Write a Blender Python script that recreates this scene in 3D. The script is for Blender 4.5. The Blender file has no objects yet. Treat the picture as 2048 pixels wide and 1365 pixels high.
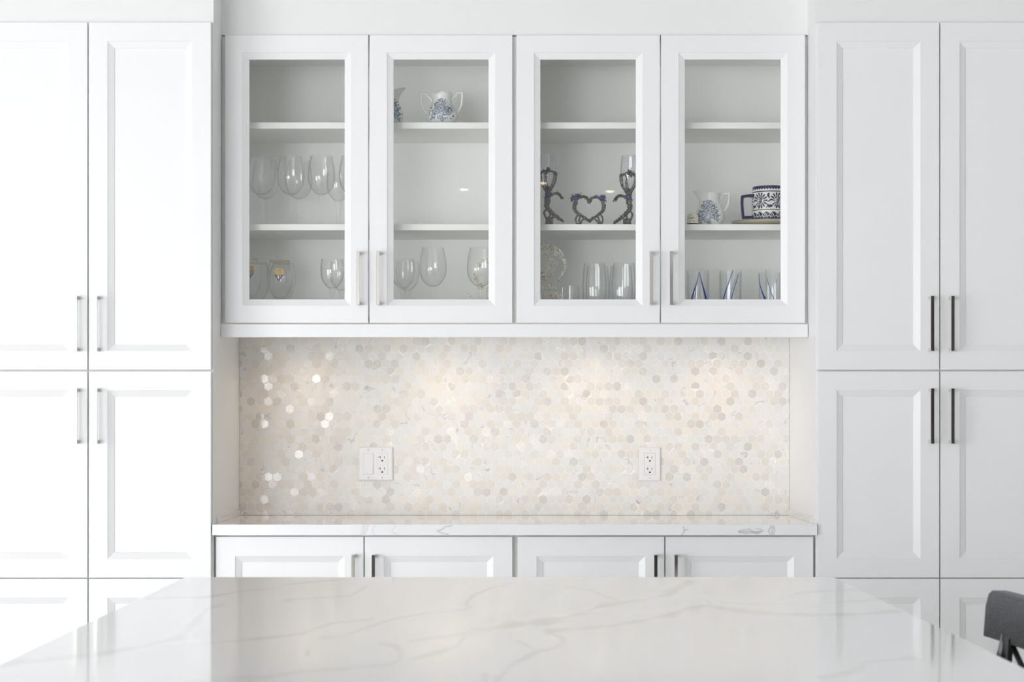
import bpy, math, random
import numpy as np
from mathutils import Vector, Matrix

random.seed(7)
C = bpy.context.scene.collection
F, VX, VY, EYE = 3910.0, 1024.0, 846.0, 1.201          # focal length in px, vanishing point, eye height

# ------------------------------------------------------------------ camera, world, lights, exposure
sc = bpy.context.scene
cam = bpy.data.cameras.new('camera'); co = bpy.data.objects.new('camera', cam); C.objects.link(co)
co.location = (0, 0, EYE); co.rotation_euler = (math.pi/2, 0, 0)
cam.sensor_width = 36.0; cam.lens = F/2048*36.0; cam.shift_y = (VY-682.5)/2048
cam.clip_start = .05
cam.dof.use_dof = True; cam.dof.focus_distance = 5.7; cam.dof.aperture_fstop = 11
sc.camera = co
sc.view_settings.view_transform = 'Standard'; sc.view_settings.look = 'None'
sc.view_settings.gamma = 1; sc.view_settings.use_curve_mapping = False
sc.view_settings.exposure = -.53
sc.cycles.transparent_max_bounces = 48
sc.cycles.max_bounces = 14; sc.cycles.diffuse_bounces = 8; sc.cycles.glossy_bounces = 5
sc.cycles.use_denoising = True
sc.cycles.sample_clamp_indirect = 6

wo = bpy.data.worlds.new('world'); sc.world = wo; wo.use_nodes = True
wo.node_tree.nodes['Background'].inputs[0].default_value = (.86, .93, 1, 1)
wo.node_tree.nodes['Background'].inputs[1].default_value = 2.2

ROOM = dict(x0=-5.5, x1=3.8, y0=-4.6, y1=6.03, h=2.74)
def area(name, loc, rot, sx, sy, power, col):
    l = bpy.data.lights.new(name, 'AREA'); l.shape = 'RECTANGLE'; l.size = sx; l.size_y = sy
    l.energy = power; l.color = col
    o = bpy.data.objects.new(name, l); C.objects.link(o); o.location = loc; o.rotation_euler = rot
    return o
KEY, BACKW = 310, 265
area('window_daylight', (-5.42, -.5, 1.0), (0, math.radians(-90), 0), 1.8, 4.6, KEY, (.925, .96, 1))
sun = bpy.data.lights.new('sun', 'SUN'); sun.energy = 9; sun.angle = math.radians(1); sun.color = (1, .97, .93)
so = bpy.data.objects.new('sun', sun); C.objects.link(so); so.rotation_euler = Vector((1, .60, -.50)).to_track_quat('-Z', 'Y').to_euler()
area('patio_daylight', (-3.3, -4.52, 1.1), (math.radians(90), 0, 0), 2.6, 2.0, BACKW, (.925, .96, 1))

# ------------------------------------------------------------------ materials
def newmat(name):
    m = bpy.data.materials.new(name); m.use_nodes = True
    return m, m.node_tree, m.node_tree.nodes['Principled BSDF']
def pbr(name, col, rough=.5, metal=0, spec=.5, bump=None, var=0, vscale=30):
    m, nt, b = newmat(name)
    b.inputs['Base Color'].default_value = (*col, 1); b.inputs['Roughness'].default_value = rough
    b.inputs['Metallic'].default_value = metal; b.inputs['Specular IOR Level'].default_value = spec
    tc = nt.nodes.new('ShaderNodeTexCoord')
    if bump:
        n = nt.nodes.new('ShaderNodeTexNoise'); n.inputs['Scale'].default_value = bump[0]; n.inputs['Detail'].default_value = 4
        bp = nt.nodes.new('ShaderNodeBump'); bp.inputs['Strength'].default_value = bump[1]; bp.inputs['Distance'].default_value = bump[2]
        nt.links.new(tc.outputs['Object'], n.inputs['Vector']); nt.links.new(n.outputs['Fac'], bp.inputs['Height'])
        nt.links.new(bp.outputs['Normal'], b.inputs['Normal'])
    if var:
        n = nt.nodes.new('ShaderNodeTexNoise'); n.inputs['Scale'].default_value = vscale; n.inputs['Detail'].default_value = 3
        r = nt.nodes.new('ShaderNodeValToRGB')
        r.color_ramp.elements[0].position = .3; r.color_ramp.elements[1].position = .7
        r.color_ramp.elements[0].color = (*[c*(1-var) for c in col], 1); r.color_ramp.elements[1].color = (*[min(1, c*(1+var*.4)) for c in col], 1)
        nt.links.new(tc.outputs['Object'], n.inputs['Vector']); nt.links.new(n.outputs['Fac'], r.inputs['Fac'])
        nt.links.new(r.outputs['Color'], b.inputs['Base Color'])
    return m
def vcol_mat(name, rough, spec=.5, coat=0):
    m, nt, b = newmat(name)
    a = nt.nodes.new('ShaderNodeVertexColor'); a.layer_name = 'Col'
    n = nt.nodes.new('ShaderNodeTexNoise'); n.inputs['Scale'].default_value = 9; n.inputs['Detail'].default_value = 5
    tc = nt.nodes.new('ShaderNodeTexCoord')
    r = nt.nodes.new('ShaderNodeValToRGB'); r.color_ramp.elements[0].color = (.97, .97, .97, 1); r.color_ramp.elements[1].color = (1, 1, 1, 1)
    mx = nt.nodes.new('ShaderNodeMixRGB'); mx.blend_type = 'MULTIPLY'; mx.inputs[0].default_value = 1
    nt.links.new(tc.outputs['Object'], n.inputs['Vector']); nt.links.new(n.outputs['Fac'], r.inputs['Fac'])
    nt.links.new(a.outputs['Color'], mx.inputs[1]); nt.links.new(r.outputs['Color'], mx.inputs[2])
    nt.links.new(mx.outputs[0], b.inputs['Base Color'])
    b.inputs['Roughness'].default_value = rough; b.inputs['Specular IOR Level'].default_value = spec
    b.inputs['Coat Weight'].default_value = coat; b.inputs['Coat Roughness'].default_value = .05
    return m
def clear_glass(name, centre, edge, blend=.5, ior=1.45, gloss=1.0):
    """thin clear glass: passes light straight through, mirrors by Fresnel, darkens where seen edge-on"""
    m = bpy.data.materials.new(name); m.use_nodes = True; nt = m.node_tree; nt.nodes.clear()
    out = nt.nodes.new('ShaderNodeOutputMaterial'); mix = nt.nodes.new('ShaderNodeMixShader')
    tr = nt.nodes.new('ShaderNodeBsdfTransparent'); gl = nt.nodes.new('ShaderNodeBsdfGlossy')
    gl.inputs['Roughness'].default_value = .015
    fr = nt.nodes.new('ShaderNodeFresnel'); geo = nt.nodes.new('ShaderNodeNewGeometry')
    mp = nt.nodes.new('ShaderNodeMapRange'); mp.inputs['To Min'].default_value = ior; mp.inputs['To Max'].default_value = 1/ior
    nt.links.new(geo.outputs['Backfacing'], mp.inputs['Value']); nt.links.new(mp.outputs['Result'], fr.inputs['IOR'])
    mul = nt.nodes.new('ShaderNodeMath'); mul.operation = 'MULTIPLY'; mul.inputs[1].default_value = gloss
    nt.links.new(fr.outputs[0], mul.inputs[0])
    lw = nt.nodes.new('ShaderNodeLayerWeight'); lw.inputs['Blend'].default_value = blend
    rp = nt.nodes.new('ShaderNodeValToRGB'); rp.color_ramp.elements[0].position = .45; rp.color_ramp.elements[1].position = 1
    rp.color_ramp.elements[0].color = (*centre, 1); rp.color_ramp.elements[1].color = (*edge, 1)
    nt.links.new(lw.outputs['Facing'], rp.inputs['Fac']); nt.links.new(rp.outputs['Color'], tr.inputs['Color'])
    nt.links.new(mul.outputs[0], mix.inputs[0]); nt.links.new(tr.outputs[0], mix.inputs[1]); nt.links.new(gl.outputs[0], mix.inputs[2])
    nt.links.new(mix.outputs[0], out.inputs['Surface'])
    return m

M = {}
M['lacquer'] = pbr('white_lacquer', (.86, .86, .86), .34, spec=.5, bump=(900, .04, .0002))
M['melamine'] = pbr('white_melamine', (.915, .912, .89), .5, spec=.35)
M['carcass'] = pbr('cream_edge', (.80, .79, .76), .5, spec=.3)
M['drywall'] = pbr('painted_drywall', (.84, .84, .83), .85, spec=.2, bump=(260, .1, .0006))
M['room'] = pbr('room_paint', (.80, .80, .79), .9, spec=.2)
M['ceiling'] = pbr('ceiling_paint', (.66, .66, .66), .95, spec=.1)
M['floor'] = pbr('pale_oak_floor', (.74, .72, .70), .45, var=.12, vscale=3)
M['nickel'] = pbr('polished_nickel', (.66, .62, .58), .08, metal=1)
M['dark_panel'] = pbr('dark_reflection', (.035, .03, .028), .4)
M['espresso'] = pbr('espresso_wood', (.09, .07, .06), .35, var=.3, vscale=12)
M['frame'] = pbr('window_frame_paint', (.8, .8, .8), .5)
M['grout'] = pbr('cream_grout', (.93, .905, .85), .85, spec=.2)
M['plate'] = pbr('white_plastic', (.84, .84, .85), .28)
M['socket'] = pbr('socket_dark', (.01, .01, .01), .6)
M['screw'] = pbr('screw_steel', (.45, .45, .45), .35, metal=.9)
M['quartz'] = vcol_mat('veined_quartz', .065, .5)
M['quartz_plain'] = pbr('plain_quartz', (.86, .85, .84), .12)
M['pane'] = clear_glass('cabinet_pane_glass', (.99, .995, .99), (.95, .97, .96), gloss=.9)
M['glass'] = clear_glass('stemware_glass', (.998, .999, .998), (.84, .86, .855), blend=.32, gloss=1.45)
M['glass_b'] = clear_glass('tumbler_glass', (.996, .998, .999), (.80, .83, .84), blend=.35, gloss=1.2)
M['iridescent'] = clear_glass('iridescent_glass', (.98, .975, .99), (.72, .70, .78), blend=.4, ior=1.7)
M['gold'] = pbr('gold_rim', (.78, .55, .30), .25, metal=1)
M['petal_gold'] = pbr('gold_petals', (.78, .55, .16), .5, var=.3, vscale=300)
M['petal_orange'] = pbr('orange_petals', (.75, .30, .08), .5, var=.3, vscale=300)
M['stem_purple'] = pbr('purple_stems', (.14, .06, .09), .5)
M['porcelain'] = vcol_mat('printed_porcelain', .22, .45, .1)
M['porcelain_plain'] = pbr('plain_porcelain', (.84, .85, .82), .15)
M['cream_glaze'] = pbr('cream_glaze', (.70, .65, .52), .25)
M['cobalt_glaze'] = pbr('cobalt_glaze', (.014, .012, .095), .25, spec=.35)
M['cobalt_swirl'] = pbr('cobalt_swirl', (.04, .07, .42), .15)
M['pewter'] = pbr('antique_pewter', (.27, .26, .24), .30, metal=.85, bump=(450, .9, .002), var=.93, vscale=330)
M['pewter_dark'] = pbr('pewter_deep', (.13, .125, .115), .35, metal=.7, var=.8, vscale=330)  # darker pewter tone for the leaf sprays
M['blue_gem'] = pbr('blue_enamel', (.07, .08, .30), .2, bump=(500, .7, .002), var=.6, vscale=380)
M['crystal'] = pbr('white_sparkle', (.97, .95, .90), .05, metal=0, spec=1)  # opaque white base stands in for the bright sparkle of clear crystals
M['crystal_b'] = pbr('amber_sparkle', (.85, .66, .38), .1, metal=.4, spec=1)  # amber painted in as the warm sparkle of clear crystals
M['leather'] = pbr('charcoal_leather', (.085, .088, .10), .42, spec=.5, bump=(260, .5, .003), var=.35, vscale=90)
M['black_metal'] = pbr('black_metal', (.012, .012, .013), .35)
M['grey_metal'] = pbr('grey_metal', (.32, .32, .33), .35, metal=.8)
def emis(name, col, s):
    m, nt, b = newmat(name); b.inputs['Emission Color'].default_value = (*col, 1); b.inputs['Emission Strength'].default_value = s
    b.inputs['Base Color'].default_value = (.8, .8, .8, 1); return m
M['lamp'] = emis('lamp_diffuser', (1, .80, .52), 32)

def tile_mat(name, kind, tint=1.0, hue=(1, 1, 1)):
    m, nt, b = newmat(name); L = nt.links
    geo = nt.nodes.new('ShaderNodeNewGeometry')
    if kind == 'marble':
        n = nt.nodes.new('ShaderNodeTexNoise'); n.inputs['Scale'].default_value = 17; n.inputs['Detail'].default_value = 2; n.inputs['Distortion'].default_value = .25
        L.new(geo.outputs['Position'], n.inputs['Vector'])
        r = nt.nodes.new('ShaderNodeValToRGB'); e = r.color_ramp.elements
        base = (.82*tint, .815*tint, .805*tint, 1)
        e[0].position = .472; e[0].color = base; e[1].position = .5; e[1].color = (.50, .49, .48, 1)
        x = r.color_ramp.elements.new(.512); x.color = base
        n2 = nt.nodes.new('ShaderNodeTexNoise'); n2.inputs['Scale'].default_value = 31; L.new(geo.outputs['Position'], n2.inputs['Vector'])
        r2 = nt.nodes.new('ShaderNodeValToRGB'); r2.color_ramp.elements[0].position = .49; r2.color_ramp.elements[1].position = .66
        mx = nt.nodes.new('ShaderNodeMixRGB'); mx.inputs[1].default_value = base
        L.new(n.outputs['Fac'], r.inputs['Fac']); L.new(n2.outputs['Fac'], r2.inputs['Fac']); L.new(r2.outputs['Color'], mx.inputs[0]); L.new(r.outputs['Color'], mx.inputs[2])
        L.new(mx.outputs[0], b.inputs['Base Color']); b.inputs['Roughness'].default_value = .38
    elif kind == 'cream':
        b.inputs['Base Color'].default_value = (.80*tint, .77*tint, .72*tint, 1); b.inputs['Roughness'].default_value = .45
    else:
        n = nt.nodes.new('ShaderNodeTexVoronoi'); n.inputs['Scale'].default_value = 400
        mp = nt.nodes.new('ShaderNodeMapping'); mp.inputs['Rotation'].default_value = (0, tint*3, 0); mp.inputs['Scale'].default_value = (1, 1, .45) if hue[0] > 1 else (1, 1, 1)
        L.new(geo.outputs['Position'], mp.inputs['Vector']); L.new(mp.outputs[0], n.inputs['Vector'])
        bp = nt.nodes.new('ShaderNodeBump'); bp.inputs['Strength'].default_value = .8; bp.inputs['Distance'].default_value = .0012
        L.new(n.outputs['Distance'], bp.inputs['Height']); L.new(bp.outputs['Normal'], b.inputs['Normal'])
        b.inputs['Base Color'].default_value = (.78*tint, .75*tint, .72*tint, 1)
        b.inputs['Metallic'].default_value = 0; b.inputs['Roughness'].default_value = .16
        b.inputs['Specular IOR Level'].default_value = .9; b.inputs['Coat Weight'].default_value = .85; b.inputs['Coat Roughness'].default_value = .08
    return m
TM = {'marble_tile': [tile_mat('marble_tile_%d' % i, 'marble', t) for i, t in enumerate((1.0, .97))],
      'cream_tile': [tile_mat('cream_tile_%d' % i, 'cream', t) for i, t in enumerate((1.0, .95, 1.04))],
      'glass_tile': [tile_mat('glass_tile_%d' % i, 'glass', t, h) for i, (t, h) in enumerate(((1.0, (1,)), (1.1, (2,)), (.92, (1,)), (1.05, (1,))))]}

# ------------------------------------------------------------------ helpers
def W(px, py, d):
    return Vector(((px-VX)*d/F, d, EYE+(VY-py)*d/F))
def xw(px, d): return (px-VX)*d/F
def zw(py, d): return EYE+(VY-py)*d/F

class MB:
    def __init__(s): s.v = []; s.f = []
    def add(s, vs, fs):
        o = len(s.v); s.v += [tuple(p) for p in vs]; s.f += [tuple(i+o for i in f) for f in fs]
    def box(s, x0, x1, y0, y1, z0, z1):
        s.add([(x, y, z) for z in (z0, z1) for y in (y0, y1) for x in (x0, x1)],
              [(0, 2, 3, 1), (4, 5, 7, 6), (0, 1, 5, 4), (2, 6, 7, 3), (0, 4, 6, 2), (1, 3, 7, 5)]); return s
    def tube(s, pts, rads, seg=8, wob=0):
        pts = [Vector(p) for p in pts]; n = len(pts)
        if not hasattr(rads, '__len__'): rads = [rads]*n
        o = len(s.v); up = Vector((0, 1, .01))
        for i, p in enumerate(pts):
            t = (pts[min(i+1, n-1)]-pts[max(i-1, 0)]).normalized()
            a = t.cross(up)
            if a.length < .05: a = t.cross(Vector((1, 0, 0)))
            a.normalize(); b = t.cross(a)
            for k in range(seg):
                an = 2*math.pi*k/seg; r = rads[i]*(1+random.uniform(-wob, wob))
                s.v.append(tuple(p+a*math.cos(an)*r+b*math.sin(an)*r))
        for i in range(n-1):
            for k in range(seg):
                k2 = (k+1) % seg
                s.f.append((o+i*seg+k, o+i*seg+k2, o+(i+1)*seg+k2, o+(i+1)*seg+k))
        s.f.append(tuple(o+k for k in range(seg))[::-1]); s.f.append(tuple(o+(n-1)*seg+k for k in range(seg)))
        return s
    def lathe(s, prof, seg=40, fn=None):
        """prof: (r, z) list; r==0 allowed at ends"""
        o = len(s.v); idx = []
        for (r, z) in prof:
            if r < 1e-6: idx.append([len(s.v)]*seg); s.v.append((0, 0, z))
            else:
                row = []
                for k in range(seg):
                    an = 2*math.pi*k/seg; row.append(len(s.v)); p = (r*math.sin(an), -r*math.cos(an), z)
                    s.v.append(fn(p, an) if fn else p)
                idx.append(row)
        for a, b in zip(idx, idx[1:]):
            for k in range(seg):
                k2 = (k+1) % seg
                q = [a[k], a[k2], b[k2], b[k]]; u = []
                for i in q:
                    if i not in u: u.append(i)
                if len(u) > 2: s.f.append(tuple(u))
        return s
    def blob(s, c, r, sq=(1, 1, 1), rot=None):
        t = [(0, 0, 1), (1, 0, 0), (0, 1, 0), (-1, 0, 0), (0, -1, 0), (0, 0, -1)]
        vs = []
        for p in t:
            q = Vector((p[0]*sq[0]*r, p[1]*sq[1]*r, p[2]*sq[2]*r))
            if rot: q = rot @ q
            vs.append(tuple(Vector(c)+q))
        s.add(vs, [(0, 1, 2), (0, 2, 3), (0, 3, 4), (0, 4, 1), (5, 2, 1), (5, 3, 2), (5, 4, 3), (5, 1, 4)]); return s
    def ball(s, c, r, n=10, m=7, sq=(1, 1, 1)):
        prof = [(math.sin(math.pi*i/m)*r, -math.cos(math.pi*i/m)*r) for i in range(m+1)]
        prof[0] = (0, prof[0][1]); prof[-1] = (0, prof[-1][1]); o = len(s.v)
        s.lathe(prof, n)
        for i in range(o, len(s.v)):
            p = s.v[i]; s.v[i] = (p[0]*sq[0]+c[0], p[1]*sq[1]+c[1], p[2]*sq[2]+c[2])
        return s
    def mesh(s, name, mat, smooth=False, angle=None):
        me = bpy.data.meshes.new(name); me.from_pydata(s.v, [], s.f); me.materials.append(mat)
        if smooth:
            me.shade_smooth() if angle is None else me.shade_smooth()
            if angle is not None:
                try: me.set_sharp_from_angle(angle=math.radians(angle))
                except Exception: pass
        me.update(); return me
def link(name, me, parent=None, loc=(0, 0, 0), label=None):
    o = bpy.data.objects.new(name, me); C.objects.link(o); o.location = loc
    if parent is not None: o.parent = parent
    if label: o['label'] = label
    return o
def thing(name, label, cat, loc=(0, 0, 0), group=None, me=None):
    o = bpy.data.objects.new(name, me); C.objects.link(o); o.location = loc
    o['label'] = label; o['category'] = cat
    if group: o['group'] = group
    if me is None: o.empty_display_size = .05
    return o
def struct(name, me, loc=(0, 0, 0)):
    o = link(name, me, None, loc); o['kind'] = 'structure'; return o
def bevel(o, w, seg=1):
    b = o.modifiers.new('bevel', 'BEVEL'); b.width = w; b.segments = seg; b.limit_method = 'ANGLE'; return o
def dup(root, loc, label, group=None):
    r = root.copy(); C.objects.link(r); r.location = loc; r['label'] = label
    if group: r['group'] = group
    for ch in list(root.children):
        c = ch.copy(); C.objects.link(c); c.parent = r
        for g in list(ch.children):
            d = g.copy(); C.objects.link(d); d.parent = c
    return r

# ------------------------------------------------------------------ the room
R = ROOM; XL, XR = -.8395, .8545                       # niche side faces
YW = 6.03
m = MB().box(R['x0']-.1, R['x1']+.1, YW, YW+.12, 0, R['h'])                 # the wall itself
m.box(R['x0'], -1.545, 5.47, YW, 0, R['h']); m.box(1.555, R['x1'], 5.47, YW, 0, R['h'])
struct('wall_back', m.mesh('wall_back', M['drywall']))
for i, bb in enumerate(((XL, XR, 5.652, YW-.001, 2.3225, R['h']), (-1.5445, XL, 5.50, YW-.001, 2.3260, R['h']), (XR, 1.5545, 5.50, YW-.001, 2.3260, R['h']))):
    struct('trim_%d' % (i+1), MB().box(*bb).mesh('trim_%d' % (i+1), M['drywall']))
struct('floor', MB().box(R['x0']-.1, R['x1']+.1, R['y0']-.1, YW+.1, -.1, 0).mesh('floor', M['floor']))
struct('ceiling', MB().box(R['x0']-.1, R['x1']+.1, R['y0']-.1, YW+.1, R['h'], R['h']+.1).mesh('ceiling', M['ceiling']))
struct('wall_right', MB().box(R['x1'], R['x1']+.1, R['y0']-.1, YW, 0, R['h']).mesh('wall_right', M['room']))
m = MB()                                                                     # left wall with a window opening
wy0, wy1, wz0, wz1 = -2.8, 1.8, .08, 1.95
m.box(R['x0']-.1, R['x0'], R['y0']-.1, wy0, 0, R['h']); m.box(R['x0']-.1, R['x0'], wy1, YW, 0, R['h'])
m.box(R['x0']-.1, R['x0'], wy0, wy1, 0, wz0); m.box(R['x0']-.1, R['x0'], wy0, wy1, wz1, R['h'])
struct('wall_left', m.mesh('wall_left', M['room']))
m = MB(); fx0, fx1, fz0, fz1 = -4.6, -2.0, .08, 2.12
m.box(R['x0'], fx0, R['y0']-.1, R['y0'], 0, R['h']); m.box(fx1, R['x1'], R['y0']-.1, R['y0'], 0, R['h'])
m.box(fx0, fx1, R['y0']-.1, R['y0'], 0, fz0); m.box(fx0, fx1, R['y0']-.1, R['y0'], fz1, R['h'])
struct('wall_front', m.mesh('wall_front', M['room']))
m = MB()
for y in (wy0, (wy0+wy1)/2-.03, wy1-.06): m.box(R['x0']-.09, R['x0']-.03, y, y+.06, wz0, wz1)
for z in (wz0, wz1-.06): m.box(R['x0']-.09, R['x0']-.03, wy0, wy1, z, z+.06)
struct('window_1', m.mesh('window_1', M['frame']))
m = MB()
for x in (fx0, (fx0+fx1)/2-.03, fx1-.06): m.box(x, x+.06, R['y0']-.09, R['y0']-.03, fz0, fz1)
for z in (fz0, fz1-.06): m.box(fx0, fx1, R['y0']-.09, R['y0']-.03, z, z+.06)
struct('window_2', m.mesh('window_2', M['frame']))
m = MB().box(1.3, 3.75, R['y0'], R['y0']+.05, 0, 2.45)  # made-up dark panel, added so the right-hand handles mirror something dark
for x in (1.36, 2.56): m.box(x, x+1.13, R['y0']+.05, R['y0']+.07, .1, 2.38)
struct('added_dark_panel', m.mesh('added_dark_panel', M['dark_panel']))

# ceiling downlights (seen mirrored in the cabinet panes)
slope = .678/5.64*(1)
tt = (R['h']-1.878)/slope
for i, (gx, sx, dy, lab) in enumerate(((-.138, -.0245, 0, 'round warm ceiling downlight, left one of three over the island'),
                                       (.085, .0151, .35, 'round warm ceiling downlight, middle one of three over the island'),
                                       (.286, .0507, -.1, 'round warm ceiling downlight, right one of three over the island'))):
    t = thing('ceiling_downlight', lab, 'downlight', (gx+sx*tt, 5.64-tt+dy, R['h']), 'ceiling downlights over the island')
    link('trim_ring', MB().lathe([(.030, 0), (.048, 0), (.048, -.006), (.030, -.008), (.030, 0)], 32).mesh('trim_ring', M['plate'], True, 40), t)
    link('diffuser', MB().lathe([(0, -.001), (.030, -.001), (.029, -.007), (.020, -.013), (0, -.016)], 32).mesh('diffuser', M['lamp']), t)

# ------------------------------------------------------------------ cabinet parts
def door_mesh(w, h, st, bev, dep, t=.0195, glass=False):
    rings = [(0, t), (0, .0012), (.0012, 0), (st, 0), (st+.0004, .0018), (st+bev, dep)]
    if glass: rings += [(st+bev+.0005, dep+.001), (st+bev+.0005, t)]
    else: rings += [(st+bev+.0003, dep+.002)]
    vs = []
    for i, y in rings: vs += [(i, y, i), (w-i, y, i), (w-i, y, h-i), (i, y, h-i)]
    fs = []
    n = len(rings)
    for a in range(n-1):
        for k in range(4):
            k2 = (k+1) % 4; fs.append((a*4+k, a*4+k2, a*4+4+k2, a*4+4+k))
    if glass:
        for k in range(4):
            k2 = (k+1) % 4; fs.append(((n-1)*4+k, (n-1)*4+k2, k2, k))
    else:
        q = (n-1)*4; fs.append((q, q+1, q+2, q+3)); fs.append((3, 2, 1, 0))
    mb = MB(); mb.add(vs, fs); return mb
HL = .154
hm = MB().box(-.0048, .0048, -.036, -.0275, 0, HL)
hm.box(-.0045, .0045, -.0277, .0003, 0, .0095).box(-.0045, .0045, -.0277, .0003, HL-.0095, HL)
handle_me = hm.mesh('handle', M['nickel'])
hh = MB().box(0, HL, -.036, -.0275, -.0048, .0048)
hh.box(0, .0095, -.0277, .0003, -.0045, .0045).box(HL-.0095, HL, -.0277, .0003, -.0045, .0045)
hhandle_me = hh.mesh('handle', M['nickel'])
def add_door(par, name, x0, x1, z0, z1, y, st, bev, dep, hx=None, hz=None, glass=False):
    w, h = x1-x0, z1-z0
    d = link(name, door_mesh(w, h, st, bev, dep, glass=glass).mesh(name, M['lacquer']), par, (x0, y, z0))
    if glass:
        g = st+bev-.006
        link('glass_pane', MB().box(g, w-g, dep+.0035, dep+.0075, g, h-g).mesh('glass_pane', M['pane']), d)
    if hz is not None:
        k = link('handle', handle_me if name == 'door' else hhandle_me, d, (hx, 0, hz)); bevel(k, .0006)
    return d

# ---- tall pantry cabinets
YD = 5.48
def pantry(label, xs, inner, outer):
    """xs: three door boundaries (left edge, seam, right edge) in world x"""
    t = thing('pantry_cabinet', label, 'cabinet')
    a, b = min(inner, outer), max(inner, outer)
    mb = MB().box(a, b, 5.50, YW-.001, .10, 2.3255); mb.box(a, b, 5.56, YW-.001, 0, .10)
    link('carcass', mb.mesh('carcass', M['lacquer']), t)
    g = .0017
    zt = zw(44.5, YD); z1 = zw(740.2, YD); z2 = zw(743.2, YD); z3 = zw(1156.3, YD); z4 = zw(1158.2, YD)
    for k in range(2):
        x0, x1 = xs[k]+(g if k else 0), xs[k+1]-(0 if k else g)
        w = x1-x0; hx = w-.0266 if k == 0 else .0266
        add_door(t, 'door', x0, x1, z1, zt, YD, .0530, .0178, .0095, hx, .0515)
        add_door(t, 'door', x0, x1, z3, z2, YD, .0530, .0178, .0095, hx, (z2-z3)-.0485-HL)
        add_door(t, 'drawer', x0, x1, .437, z4, YD, .0530, .0178, .0095)
        add_door(t, 'drawer', x0, x1, .105, .4335, YD, .0530, .0178, .0095)
    return t
pantry('tall white pantry cabinet to the left of the tiled niche', (xw(-70, YD), xw(176, YD), xw(422, YD)), XL, xw(-76, YD))
pantry('tall white pantry cabinet to the right of the tiled niche', (xw(1635.5, YD), xw(1880, YD), xw(2125, YD)), XR, xw(2130, YD))

# ---- glass-fronted wall cabinets
YG = 5.635; XM = .0072; ZB, ZT = zw(646.5, YG), zw(70, YG)
YS = 5.715; SH = [(zw(257.5, YS), zw(245, YS)), (zw(460.8, YS), zw(448.7, YS))]; FLOOR_Z = 1.510; SHELF1 = SH[0][1]; SHELF2 = SH[1][1]
def glass_cabinet(label, x0, x1, dx):
    t = thing('glass_cabinet', label, 'cabinet')
    yf, yb = 5.6565, 6.022
    mb = MB().box(x0, x0+.018, yf, yb, ZB, ZT).box(x1-.018, x1, yf, yb, ZB, ZT)
    mb.box(x0+.018, x1-.018, yf, yb, ZB, FLOOR_Z).box(x0+.018, x1-.018, yf, yb, zw(132.6, 6.012), ZT)
    mb.box(x0+.018, x1-.018, 6.012, yb, FLOOR_Z, zw(132.6, 6.012))
    link('carcass', mb.mesh('carcass', M['melamine']), t)
    for a, b in SH:
        o = link('shelf', MB().box(x0+.0185, x1-.0185, YS, 6.0115, a, b).mesh('shelf', M['melamine']), t)
    for k, (p, q) in enumerate(dx):
        a, b = xw(p, YG), xw(q, YG); w = b-a
        add_door(t, 'door', a, b, ZB, ZT, YG, .0504, .0182, .0095, w-.027 if k == 0 else .027, .0505, glass=True)
    return t
glass_cabinet('white wall cabinet with two glass doors holding wine glasses, left of the pair', XL+.0005, XM, ((449.8, 736.6), (739, 1025)))
glass_cabinet('white wall cabinet with two glass doors holding goblets and mugs, right of the pair', XM+.0004, XR-.0005, ((1033, 1320), (1322.3, 1610.3)))
o = thing('light_valance', 'long white light valance board under both glass cabinets', 'trim board',
          me=MB().box(xw(441.3, 5.63), xw(1615.8, 5.63), 5.63, 5.65, zw(675, 5.63), zw(648.8, 5.63)).mesh('light_valance', M['lacquer']))
bevel(o, .0012)
# puck lights hidden behind the valance
for i, px in enumerate((610, 893, 1180, 1435)):
    x = xw(px, 6.0)
    t = thing('puck_light', 'small round warm light under the glass cabinets, ' + ('leftmost', 'second from left', 'third from left', 'rightmost')[i] + ' of four', 'light',
              (x, 5.87, ZB-.001), 'under-cabinet puck lights')
    link('housing', MB().lathe([(0, 0), (.033, 0), (.033, -.011), (.027, -.011), (.027, -.009), (0, -.009)], 28).mesh('housing', M['nickel'], True, 40), t)
    l = bpy.data.lights.new('puck', 'SPOT'); l.energy = 1.55; l.color = (1, .70, .42); l.spot_size = math.radians(150); l.spot_blend = 1; l.shadow_soft_size = .025
    lo = bpy.data.objects.new('puck_lamp', l); C.objects.link(lo); lo.location = (x, 5.87, ZB-.02)

# ---- base cabinets and worktop
YB = 5.50; BT = zw(1074.5, YB)
def base_cabinet(label, x0, x1, dx):
    t = thing('base_cabinet', label, 'cabinet')
    mb = MB().box(x0, x1, 5.521, YW-.001, .10, .8855).box(x0, x1, 5.58, YW-.001, 0, .10)
    link('carcass', mb.mesh('carcass', M['carcass']), t)
    for k, (p, q) in enumerate(dx):
        a, b = xw(p, YB), xw(q, YB); w = b-a
        add_door(t, 'door', a, b, .105, BT, YB, .0540, .0172, .0095, w-.027 if k == 0 else .027, (BT-.105)-.0485-HL)
    return t
base_cabinet('white two-door base cabinet under the worktop, left of the pair', XL+.0005, XM, ((431.8, 727.3), (729.3, 1025)))
base_cabinet('white two-door base cabinet under the worktop, right of the pair', XM+.0004, XR-.0005, ((1035, 1329), (1331, 1626.5)))

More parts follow.
